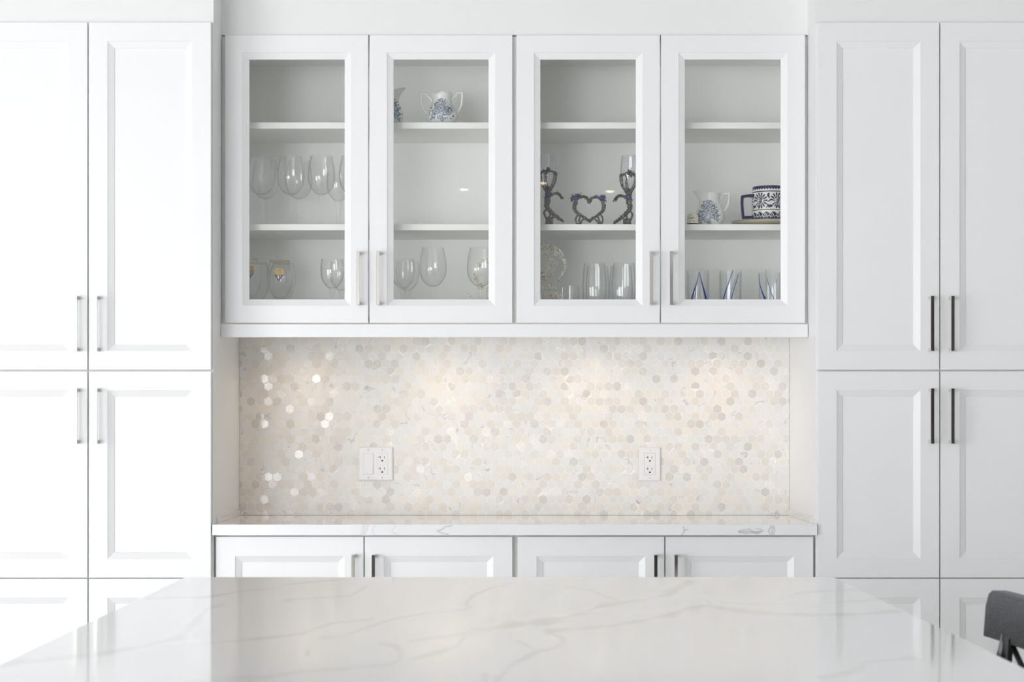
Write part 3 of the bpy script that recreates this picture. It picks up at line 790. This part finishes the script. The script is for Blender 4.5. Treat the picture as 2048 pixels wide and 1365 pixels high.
gg = 'tumblers with blue swirls on the bottom shelf'
tdef = [
 ('short clear tumbler whose blue swirls meet in a peak, front left', 1395, 5.80, [(2, -62, .135, .02, .0012, .008, 1.25), (6, 66, .135, .03, .0012, .012, 1.3)]),
 ('short clear tumbler with two blue swirls leaning left, front middle', 1461.5, 5.80, [(5, -74, .1405, .02, .0018, .005, 1.05), (150, 205, .12, .02, .001, .004, 1)]),
 ('short clear tumbler beside the right door stile, front row', 1552.5, 5.80, [(-62, 10, .12, .01, .001, .003, 1.1), (170, 200, .12, .02, .001, .003, 1)]),
 ('short clear tumbler behind the front left one with peaked swirls', 1397, 5.885, [(-8, -50, .12, .01, .001, .003, 1)]),
 ('short clear tumbler behind the front middle one with swirls', 1460, 5.885, [(42, -22, .135, .02, .0016, .006, .9)]),
 ('short clear tumbler with a blue swirl curving right, behind the right front one', 1539, 5.885, [(-84, 20, .137, .01, .0016, .009, 1.3)])]
for lab, px, y, sw in tdef:
    t = tumbler('swirl_tumbler', PT, lab, 'glass', at(px, y, FLOOR_Z), gg, th=.0016, base=.008)
    for s in sw: swirl(t, *s[:4], s[4]*1.1, s[5]*1.2, *s[6:])

# ------------------------------------------------------------------ printed porcelain
def floral(u, v, seed, sx=1.0):
    """blue printed bouquet; u, v in units of the bouquet height (v 0 bottom .. 1 top); returns ink 0..1"""
    rr = np.random.RandomState(seed); ink = np.zeros_like(u)
    hw = lambda t_: .50*np.sqrt(np.clip(1-((t_-.36)/.62)**2, 0, 1))*(1-.30*np.clip(t_-.45, 0, 1))
    ins = (np.abs(u) < hw(v)*sx*.86).astype(float)
    ink = np.maximum(ink, ins*.12)
    fl = [(0, .52, .17), (-.24, .36, .15), (.2, .33, .13), (-.05, .17, .13), (.26, .52, .10), (-.16, .70, .11), (.1, .74, .09), (-.33, .2, .09), (.05, .02, .08), (0, .9, .07), (.34, .3, .09)]
    for (x, y, r) in fl:
        x *= sx; d = np.hypot(u-x, v-y); a = np.arctan2(v-y, u-x)
        ins = d < r
        pat = .5+.5*np.sin(d/r*15+2.2*np.sin(a*3+x*9)+1.3*np.sin(a*5))
        ink = np.where(ins, np.maximum(ink*.2, pat*.72+.06), ink)
        ring = np.abs(d-r*(1+.08*np.sin(a*5))) < .016; ink = np.where(ring, np.maximum(ink, .75), ink)
        ink = np.where(d < r*.22, .85, ink)
    for k in range(70):
        t_ = rr.uniform(.0, 1.0); y = t_; x = rr.uniform(-1, 1)
        w = float(hw(np.array(t_)))*sx*1.12; x = math.copysign(abs(x)**.4, x)*w
        a = rr.uniform(0, 3.14); L, Wd = rr.uniform(.03, .055), rr.uniform(.012, .02)
        du, dv = u-x, v-y; p = du*math.cos(a)+dv*math.sin(a); q = -du*math.sin(a)+dv*math.cos(a)
        ink = np.maximum(ink, ((p/L)**2+(q/Wd)**2 < 1)*.9)
    return np.clip(ink, 0, 1)
WHITE = np.array([.82, .83, .80]); NAVY = np.array([.030, .065, .18])
def smooth_poly(pts, n=6):
    P_ = [np.array(p, float) for p in pts]; P_ = [P_[0]]+P_+[P_[-1]]; out = []
    for i in range(1, len(P_)-2):
        for k in range(n):
            t_ = k/n; p0, p1, p2, p3 = P_[i-1:i+3]
            out.append(.5*((2*p1)+(-p0+p2)*t_+(2*p0-5*p1+4*p2-p3)*t_*t_+(-p0+3*p1-3*p2+p3)*t_**3))
    out.append(P_[-2]); return [Vector(tuple(p)) for p in out]
def resample(pr, n):
    pr = np.array(pr); L = np.concatenate([[0], np.cumsum(np.hypot(*np.diff(pr, axis=0).T))])
    s = np.linspace(0, L[-1], n); return list(zip(np.interp(s, L, pr[:, 0]), np.interp(s, L, pr[:, 1])))
def vessel(name, label, prof, loc, deform, decal, handles, group=None, seg=180, th=.0022):
    """decal: (x0, z0, height, sx, seed): bouquet on the side facing the room"""
    t = thing(name, label, name.replace('_', ' '), loc, group)
    ob = resample(smooth_prof(prof, 8), 90); H = prof[-1][1]
    inn = resample([(max(r-th, .002), max(z, .004)) for r, z in smooth_prof(prof, 8)][::-1], 24)
    full = [(0, 0)]+ob+inn+[(0, .004)]
    mb = MB(); mb.lathe(full, seg, deform)
    me = mb.mesh('body', M['porcelain'], True, 60)
    V = np.array(mb.v); x0, z0, dh, sx, seed = decal
    ink = floral((V[:, 0]-x0)/dh, (V[:, 2]-z0)/dh, seed, sx)*(V[:, 1] < 0)
    nb = 1+len(ob)*seg; ink[nb:] = 0
    set_cols(me, WHITE*(1-ink[:, None])+NAVY*ink[:, None])
    link('body', me, t)
    for pts, r in handles:
        sp = smooth_poly(pts, 5)
        link('handle', MB().tube(sp, [r]*len(sp), 10).mesh('handle', M['porcelain_plain'], True), t)
    return t
k8 = 5.78/F
def hpx(pts, cx, by, s, sc=k8):    # crop points -> local x, z
    return [((x-cx)/s*sc, 0, (by-y)/s*sc) for x, y in pts]
sb = [(.029, 0), (.031, .003), (.040, .012), (.0455, .028), (.042, .042), (.033, .058), (.028, .072), (.028, .085), (.031, .094)]
def scallop(p, an):
    x, y, z = p
    if z > .08: z += (z-.08)/.014*.0028*math.cos(an*6)
    return (x, y, z)
crop = lambda pts: [((x-762)/5.25*k8, 0, (793-y)/5.25*k8) for x, y in pts]
vessel('sugar_bowl', 'white two-handled sugar bowl with blue flower bouquet on the top shelf', sb, at(884.5, 5.78, SHELF1), scallop,
       (-.002, .012, .066, 1.02, 4),
       [(crop([(655, 540), (640, 505), (610, 480), (598, 460), (545, 458), (540, 500), (548, 570), (575, 630), (607, 668)]), .0033),
        (crop([(862, 530), (872, 500), (905, 480), (920, 450), (970, 447), (973, 500), (965, 570), (945, 620), (912, 665)]), .0033)])
jp = [(.031, 0), (.033, .003), (.0405, .014), (.0432, .028), (.0395, .046), (.0315, .062), (.0275, .076), (.0285, .088), (.0315, .096)]
def spout(sgn, sc=1.0):
    def f(p, an):
        x, y, z = p; x *= sc; y *= sc; z *= sc
        w = max(0, (z/sc-.058)/.038); c = max(0, sgn*math.sin(an))
        k = c**5*w**1.6
        x += sgn*.020*sc*k; z += .009*sc*k; y *= 1-.45*c**2*min(w, 1)
        if z > .085*sc: z += .0015*math.cos(an*6)
        return (x, y, z)
    return f
jc = lambda pts: [((x-610)/10.24*k8, 0, (880-y)/10.24*k8) for x, y in pts]
vessel('cream_jug', 'white porcelain jug with blue flower bouquet, spout left, beside the blue mug', jp, at(1420, 5.775, SHELF2), spout(-1),
       (-.009, .006, .070, .95, 9),
       [(jc([(735, 410), (745, 380), (800, 340), (855, 280), (870, 225), (930, 212), (1000, 220), (1003, 300), (985, 420), (940, 520), (890, 590), (800, 640)]), .0034)])
vessel('cream_jug', 'white jug with blue flowers half hidden by the door stile, spout right, beside sugar bowl', jp, at(774, 5.79, SHELF1), spout(1, 1.1),
       (.006, .008, .078, .95, 9),
       [([(-.03, 0, .083), (-.045, 0, .092), (-.06, 0, .10), (-.068, 0, .098), (-.064, 0, .07), (-.055, 0, .05), (-.043, 0, .038)], .0026)])
# little dome cup
t = thing('ceramic_thimble', 'tiny cream ceramic dome with dark flowers in front of the jug', 'ornament', at(1385.5, 5.742, SHELF2))
dp = resample(smooth_prof([(.0172, 0), (.0172, .016), (.0165, .025), (.0125, .0325), (.006, .0345), (.0001, .0346)], 6), 50)
mb = MB(); mb.lathe([(0, 0)]+dp, 120); me = mb.mesh('dome', M['porcelain'], True, 60); V = np.array(mb.v)
cols = np.tile([.80, .74, .62], (len(V), 1)); rs = np.random.RandomState(2)
for k in range(15):
    x = rs.normal(-.001, .0045); z = rs.normal(.018, .005); r = rs.uniform(.0007, .0016)
    cols[(np.hypot(V[:, 0]-x, V[:, 2]-z) < r) & (V[:, 1] < 0)] = (.03, .035, .05)
cols[(V[:, 2] > .0008) & (V[:, 2] < .0040)] = (.02, .025, .03)
set_cols(me, cols); link('dome', me, t)

# big blue and white mug on a saucer
mp_ = 5.80/F; RM = 35.5*mp_
zs = .0155                                              # mug stands in the saucer
t = thing('saucer', 'wide cream saucer under the blue and white mug', 'saucer', at(1539, 5.84, SHELF2))
link('dish', MB().lathe([(0, .002), (.03, 0), (.045, .002), (.050, .003), (.085, .009), (.1105, .0168), (.112, .0185), (.1085, .0185), (.085, .0130), (.055, .0100), (0, .0095)], 96).mesh('dish', M['cream_glaze'], True, 40), t)
link('rim_line', MB().lathe([(.1105, .0186), (.1125, .0180), (.1118, .0172), (.1105, .0186)], 96).mesh('rim_line', M['cobalt_glaze'], True), t, label='cobalt blue rim line')
HM = .1125
t = thing('mug', 'large white mug with cobalt blue leaf pattern on the saucer', 'mug', at(1539, 5.84, SHELF2+.0103))
op = [(.0505, 0), (.0515, .002), (.0518, .02), (.0522, .06), (.0518, .095), (.0508, HM)]
ob = resample(op, 150); nn = 420
mb = MB(); mb.lathe([(0, 0)]+ob+[(.047, HM-.001), (.0455, .06), (.0455, .006), (0, .006)], nn)
me = mb.mesh('mug_body', M['porcelain'], True, 50)
V = np.array(mb.v); ang = np.arctan2(V[:, 0], -V[:, 1]); s = ang*.0515; tt_ = (V[:, 2]/HM-.12)/.88; z = tt_*.0985
ink = np.zeros(len(V))
ink[tt_ > .93] = 1
ph = (s % .0085)/.0085; ink[tt_ > .93-.045*np.sin(np.pi*ph)] = 1
ink[(tt_ > .815) & (tt_ < .845)] = 1; ink[(tt_ > .27) & (tt_ < .292)] = 1
zone = (tt_ > .305) & (tt_ < .80)
def ell(cx, cz, a, L, Wd, ss, curve=18, v=1):
    du, dv = ss-cx, z-cz; p = du*math.cos(a)+dv*math.sin(a); q = -du*math.sin(a)+dv*math.cos(a)
    q = q-p*p*curve
    w = Wd*(1+.45*p/L)
    ink[((p/L)**2+(q/w)**2 < 1) & zone] = v
per = 2*math.pi*.0515/6
for kper in range(-4, 5):
    ss = s-kper*per+.036
    def E(cx, cz, a, L, Wd, c=18): ell(cx, cz, math.radians(a), L, Wd, ss, c)
    for a in range(-100, 200, 25):                       # fan of long petals round the ring
        c_ = math.radians(a); E(.0165*math.cos(c_), .0545+.0165*math.sin(c_), a-8, .0078, .0023)
    for k in range(4): E(-.001+k*.0006, .0478+k*.0044, 12-k*7, .0080, .0015, 30)
    d = np.hypot(ss, z-.0545); ink[(np.abs(d-.0105) < .0006) & zone & (ss < .007)] = 1
    for a in (215, 240, 265, 290): c_ = math.radians(a); E(.0145*math.cos(c_), .053+.0145*math.sin(c_), a, .0055, .0016)
    E(.0262, .068, 100, .0085, .0036, -30); E(.0290, .0385, -15, .0100, .0036, 30); E(.0275, .0525, 30, .0060, .0016)
    for k, a in enumerate((60, 78, 96)): E(.0215+k*.0045, .0345+k*.0008, a, .0050, .0013)
low = (tt_ < .215); ink[low] = 1
ink[(tt_ > .195+.025*np.sin(s/.0215*6.283)) & (tt_ < .27)] = 0
pw = .0215
for kper in range(-8, 9):
    ss = s-kper*pw
    d = np.hypot(ss, z-.0115); a = np.arctan2(z-.0115, ss)
    ink[(np.abs(d-.0052-.0012*a/3.14) < .0009) & (a > -2.6) & (tt_ < .25)] = 0
    d2 = np.hypot(ss+.0085, z-.004); a2 = np.arctan2(z-.004, ss+.0085); ink[(np.abs(d2-.0055) < .0008) & (a2 > 0) & low] = 0
    ink[(np.hypot(ss, z-.0120) < .0014)] = 0
nb = 1+len(ob)*nn; ink[nb:] = 0
set_cols(me, np.array([.83, .82, .76])*(1-ink[:, None])+np.array([.014, .011, .085])*ink[:, None])
link('mug_body', me, t)
mq = lambda pts: [((x-(1539-1365)*10.24)/10.24*mp_, -.006, zw(365+y/10.24, 5.83)-(SHELF2+.0103)) for x, y in pts]
sp = mq([(1440, 265), (1330, 272), (1215, 290), (1208, 420), (1218, 560), (1230, 720), (1330, 722), (1450, 712)])
hb = MB()
for a, b in zip(sp, sp[1:]):
    pass
w2 = .0095; prof_ = []
outer = mq([(1445, 240), (1330, 247), (1187, 272), (1182, 420), (1195, 600), (1210, 752), (1330, 745), (1450, 735)])
inner_ = mq([(1445, 310), (1330, 300), (1240, 315), (1232, 420), (1240, 560), (1255, 692), (1330, 690), (1450, 690)])
for a, b in zip(outer, inner_):
    hb.v += [(a[0], -.006-w2, a[2]), (b[0], -.006-w2, b[2]), (b[0], -.006+w2, b[2]), (a[0], -.006+w2, a[2])]
for i in range(len(outer)-1):
    for k in range(4): k2 = (k+1) % 4; hb.f.append((i*4+k, i*4+k2, i*4+4+k2, i*4+4+k))
hb.f += [(0, 1, 2, 3), (len(outer)*4-1, len(outer)*4-2, len(outer)*4-3, len(outer)*4-4)]
o = link('handle', hb.mesh('handle', M['cobalt_glaze'], True, 35), t, label='cobalt blue handle'); bevel(o, .0015, 2)

# ------------------------------------------------------------------ pewter heart set
def florets(mb, pts, n, rad, rs, seed, ysq=.5):
    rr = random.Random(seed)
    for (x, y, z) in pts:
        for k in range(n):
            v = Vector((rr.gauss(0, rad), rr.gauss(0, rad*ysq), rr.gauss(0, rad)))
            rot = Matrix.Rotation(rr.uniform(0, 3.14), 3, 'Y') @ Matrix.Rotation(rr.uniform(0, 3.14), 3, 'X')
            mb.blob(Vector((x, y, z))+v, rr.uniform(.6, 1.2)*rs, (1, .45, .7), rot)
VL = []
def vine(mb, pts, rad, wob=.22, twist=True, seg=8):
    sp = smooth_poly(pts, 6); n = len(sp)
    if twist: VL.extend([tuple(p+Vector((0, -.003, 0))) for p in sp[::3]])
    if not hasattr(rad, '__len__'): rad = [rad]*len(pts)
    rad = [q_*1.22 for q_ in rad]
    rr_ = [np.interp(i/(n-1)*(len(rad)-1), range(len(rad)), rad) for i in range(n)]
    if twist:
        for ph in (0, 2.1, 4.2):
            q = [p+Vector((math.cos(i*.55+ph)*rr_[i]*.5, math.sin(i*.55+ph)*rr_[i]*.55, 0)) for i, p in enumerate(sp)]
            mb.tube(q, [r*.62 for r in rr_], seg, wob)
    else: mb.tube(sp, rr_, seg, wob)
kk = 5.74/F; yh = 5.745
hc = lambda pts, y=0: [((x-745)/17.07*kk, y, (1262-y_)/17.07*kk+.0015) for x, y_ in pts]
t = thing('heart_ornament', 'openwork pewter heart with two blue roses between the pewter flutes', 'ornament', at(1178.6, yh, SHELF2))
mb = MB()
vine(mb, hc([(745, 480), (660, 350), (560, 310), (450, 325), (330, 360), (275, 490), (240, 620), (245, 750), (340, 860), (470, 955), (600, 1035), (740, 1140)]), [.0040, .0038, .0034, .0036, .0040, .0043, .0046, .0044, .0042, .0038, .0036, .0044])
vine(mb, hc([(745, 480), (830, 370), (920, 310), (1010, 325), (1130, 380), (1215, 520), (1240, 640), (1215, 760), (1120, 870), (1000, 965), (880, 1040), (740, 1140)]), [.0040, .0036, .0032, .0036, .0040, .0043, .0046, .0044, .0042, .0038, .0036, .0044])
for p in ([(345, 940), (285, 1040), (290, 1140), (350, 1262)], [(440, 970), (400, 1070), (400, 1180), (410, 1262)], [(590, 1050), (500, 1110), (455, 1180), (430, 1262)],
          [(1130, 910), (1190, 1010), (1205, 1110), (1140, 1262)], [(1040, 990), (1075, 1090), (1105, 1190), (1110, 1262)], [(920, 1070), (1010, 1130), (1060, 1200), (1075, 1262)]):
    vine(mb, hc(p), .0023, .25, False)
mb.tube(hc([(330, 1255), (470, 1255)]), .0030, 8, .2); mb.tube(hc([(1030, 1255), (1170, 1255)]), .0030, 8, .2)
link('vine_frame', mb.mesh('vine_frame', M['pewter']), t)
mb = MB(); florets(mb, hc([(285, 360), (330, 270), (200, 300), (1170, 360), (1230, 300), (1260, 420), (745, 440), (400, 270), (160, 400)]), 44, .0031, .0023, 3)
florets(mb, VL, 12, .0023, .0023, 77); VL.clear()
florets(mb, hc([(640, 330), (560, 290), (860, 340), (1000, 290), (300, 560), (1220, 600), (740, 1150), (300, 820), (1180, 800)]), 18, .0021, .0019, 4)
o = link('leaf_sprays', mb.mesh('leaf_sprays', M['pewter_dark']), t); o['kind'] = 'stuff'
for cx, cy in ((285, 365), (1155, 360)):
    q = MB().ball((0, 0, 0), .0072, 12, 8); florets(q, [(0, -.004, 0)], 40, .0040, .0018, cx)
    p = hc([(cx, cy)])[0]; link('rose', q.mesh('rose', M['blue_gem'], True), t, (p[0], -.0095, p[2]), label='blue enamelled rose')
# flutes
KC = [(60, 0), (180, 0)]
gc = lambda pts, y=0: [((x-180)/8.53*kk, y, (1306-y_)/8.53*kk) for x, y_ in pts]
def flute(label, loc, mir, seed):
    t = thing('pewter_flute', label, 'goblet', loc, 'pewter flutes beside the heart')
    cb = (1306-668)/8.53*kk; ct = (1306-75)/8.53*kk
    prof = smooth_prof([(.004, cb), (.013, cb+.006), (.0205, cb+.020), (.0242, cb+.045), (.0238, cb+.070), (.0205, ct)], 6)
    inn = [(r-.001, max(z_, cb+.002)) for r, z_ in prof][::-1]
    link('cup', MB().lathe([(0, cb)]+prof+inn+[(0, cb+.003)], 40).mesh('cup', M['iridescent'], True, 70), t)
    S = (lambda pts, y=0: [(-x, yy, z_) for x, yy, z_ in gc(pts, y)]) if mir else gc
    mb = MB()
    vine(mb, S([(180, 690), (180, 780), (170, 880), (160, 980), (215, 1060), (300, 1140), (370, 1195), (425, 1232)]), [.0072, .0074, .0066, .0058, .0056, .0050, .0042, .0034])
    vine(mb, S([(190, 800), (260, 778), (330, 762), (380, 790), (420, 842)]), [.0052, .0042, .0042, .0040, .0030])
    vine(mb, S([(205, 1190), (203, 1250), (200, 1300)]), [.0085, .0088, .0092], .2)
    for p in ([(150, 1030), (115, 1090), (140, 1170), (175, 1230)], [(205, 1060), (215, 1130), (185, 1210)], [(300, 1140), (250, 1190), (235, 1250)]): vine(mb, S(p), .0025, .25, False)
    R_ = .0252
    for a0 in (-62, -30, 34, 66, 110, 180, 250):            # cage arms round the cup
        pts = []
        for a, z_, r in ((0, cb-.010, .006), (0, cb+.001, .014), (4, cb+.014, .0215), (10, cb+.030, .0252), (4, cb+.044, R_+.0006)):
            an = math.radians(a0+a); pts.append((r*math.sin(an), -r*math.cos(an), z_))
        vine(mb, pts, .0017, .25, False, 6)
    link('vine_stem', mb.mesh('vine_stem', M['pewter']), t)
    mb = MB(); pts = []
    for a in range(-70, 71, 20):
        an = math.radians(a); z_ = cb+.041+.006*math.cos(math.radians(a*1.3)); pts.append((R_*math.sin(an), -R_*math.cos(an), z_))
    florets(mb, pts, 26, .0024, .0021, seed)
    florets(mb, [(0, -R_, cb+.050), (.006*(1 if mir else -1), -R_, cb+.042), (0, -.008, cb-.003), (.006, -.006, cb-.004), (-.006, -.006, cb-.004)], 50, .0032, .0023, seed+1)
    florets(mb, VL, 11, .0022, .0022, seed+9); VL.clear()
    florets(mb, S([(330, 765), (385, 800), (415, 840), (340, 1170), (400, 1215), (130, 830), (200, 900), (170, 960), (180, 1240), (230, 1240)], -.004), 20, .0023, .0020, seed+2)
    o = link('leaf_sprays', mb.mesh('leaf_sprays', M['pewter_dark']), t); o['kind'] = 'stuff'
    p = S([(180, 800)])[0]; q = MB().ball((0, 0, 0), .0078, 12, 8); florets(q, [(0, -.002, 0)], 14, .003, .0013, seed+3)
    link('gem', q.mesh('gem', M['blue_gem'], True), t, (p[0], -.0105, p[2]), label='round blue gem')
flute('pewter vine-stemmed flute to the left of the heart, arms open right', at(1096, 5.745, SHELF2), False, 20)
flute('pewter vine-stemmed flute to the right of the heart, arms open left', at(1257.3, 5.80, SHELF2), True, 40)

# ------------------------------------------------------------------ beaded crystal ornaments
def inpoly(x, y, poly):
    c = False; n = len(poly); j = n-1
    for i in range(n):
        if (poly[i][1] > y) != (poly[j][1] > y) and x < (poly[j][0]-poly[i][0])*(y-poly[i][1])/(poly[j][1]-poly[i][1])+poly[i][0]: c = not c
        j = i
    return c
def crystals(label, loc, polys, wires, n, seed, sc):
    t = thing('crystal_ornament', label, 'ornament', loc); rr = random.Random(seed)
    a, b = MB(), MB()
    for poly, cnt in zip(polys, n):
        xs2 = [p[0] for p in poly]; ys2 = [p[1] for p in poly]; k = 0
        while k < cnt:
            x, y = rr.uniform(min(xs2), max(xs2)), rr.uniform(min(ys2), max(ys2))
            if not inpoly(x, y, poly): continue
            k += 1; q = a if rr.random() < .8 else b
            rot = Matrix.Rotation(rr.uniform(0, 3.14), 3, 'X') @ Matrix.Rotation(rr.uniform(0, 3.14), 3, 'Z')
            q.blob((x*sc, rr.uniform(-.008, .008), y*sc), rr.uniform(.0014, .0032), (1, 1, 1.3), rot)
    o = link('sparkle_crystals', a.mesh('sparkle_crystals', M['crystal']), t); o['kind'] = 'stuff'
    o = link('warm_sparkle_crystals', b.mesh('warm_sparkle_crystals', M['crystal_b']), t, label='crystals coloured amber as warm sparkle'); o['kind'] = 'stuff'
    w = MB()
    for pts in wires:
        sp = smooth_poly([(x*sc, 0, y*sc) for x, y in pts], 5); w.tube(sp, [.0008]*len(sp), 6)
    w.lathe([(0, 0), (.03, 0), (.03, .004), (.004, .008), (0, .008)], 28)
    link('wire_frame', w.mesh('wire_frame', M['nickel'], True), t)
    return t
sc7 = 5.80/F/7.585; by = 460*1.0
base_y = (zw(460, 5.8)-FLOOR_Z)/sc7           # crop-y of the cabinet floor
cc = lambda pts: [(x-120, base_y-y) for x, y in pts]
mir_ = lambda pts: [(-x, y) for x, y in pts]
c1_ = cc([(120, 205), (300, 215), (430, 285), (510, 400), (548, 520), (520, 650), (450, 750), (385, 815), (440, 740), (505, 620), (520, 520), (480, 440), (400, 390), (300, 360), (120, 335)])
c2_ = cc([(225, 390), (330, 425), (405, 480), (412, 560), (350, 680), (240, 780), (120, 835), (120, 650), (225, 570), (290, 490)])
c3_ = cc([(120, 860), (250, 830), (340, 830), (400, 880), (470, 960), (500, 1100), (520, base_y-20), (120, base_y-20)])
crystals('beaded crystal ornament with crescent loops at the left door stile', at(1060+120/7.585, 5.80, FLOOR_Z), [c1_, mir_(c1_), c2_, c3_, mir_(c3_)],
         [cc([(120, 205), (300, 215), (430, 285), (510, 400), (548, 520), (520, 650), (385, 815), (250, 860), (120, base_y)]), cc([(225, 390), (405, 480), (412, 560), (240, 780), (120, 835)])],
         [330, 180, 300, 300, 160], 5, sc7)
ring = []
for a in range(0, 361, 15): ring.append((math.cos(math.radians(a))*30*7.585*.92, base_y-(545-460)*7.585+math.sin(math.radians(a))*33*7.585))
for a in range(360, -1, -15): ring.append((math.cos(math.radians(a))*20*7.585*.92, base_y-(545-460)*7.585+math.sin(math.radians(a))*24*7.585))
crystals('beaded crystal ring ornament behind a tall wine glass on the bottom shelf', at(974, 5.90, FLOOR_Z), [ring, c3_, mir_(c3_)],
         [[(0, 0), (0, base_y-(545-460)*7.585-24*7.585)]], [620, 90, 90], 8, sc7)
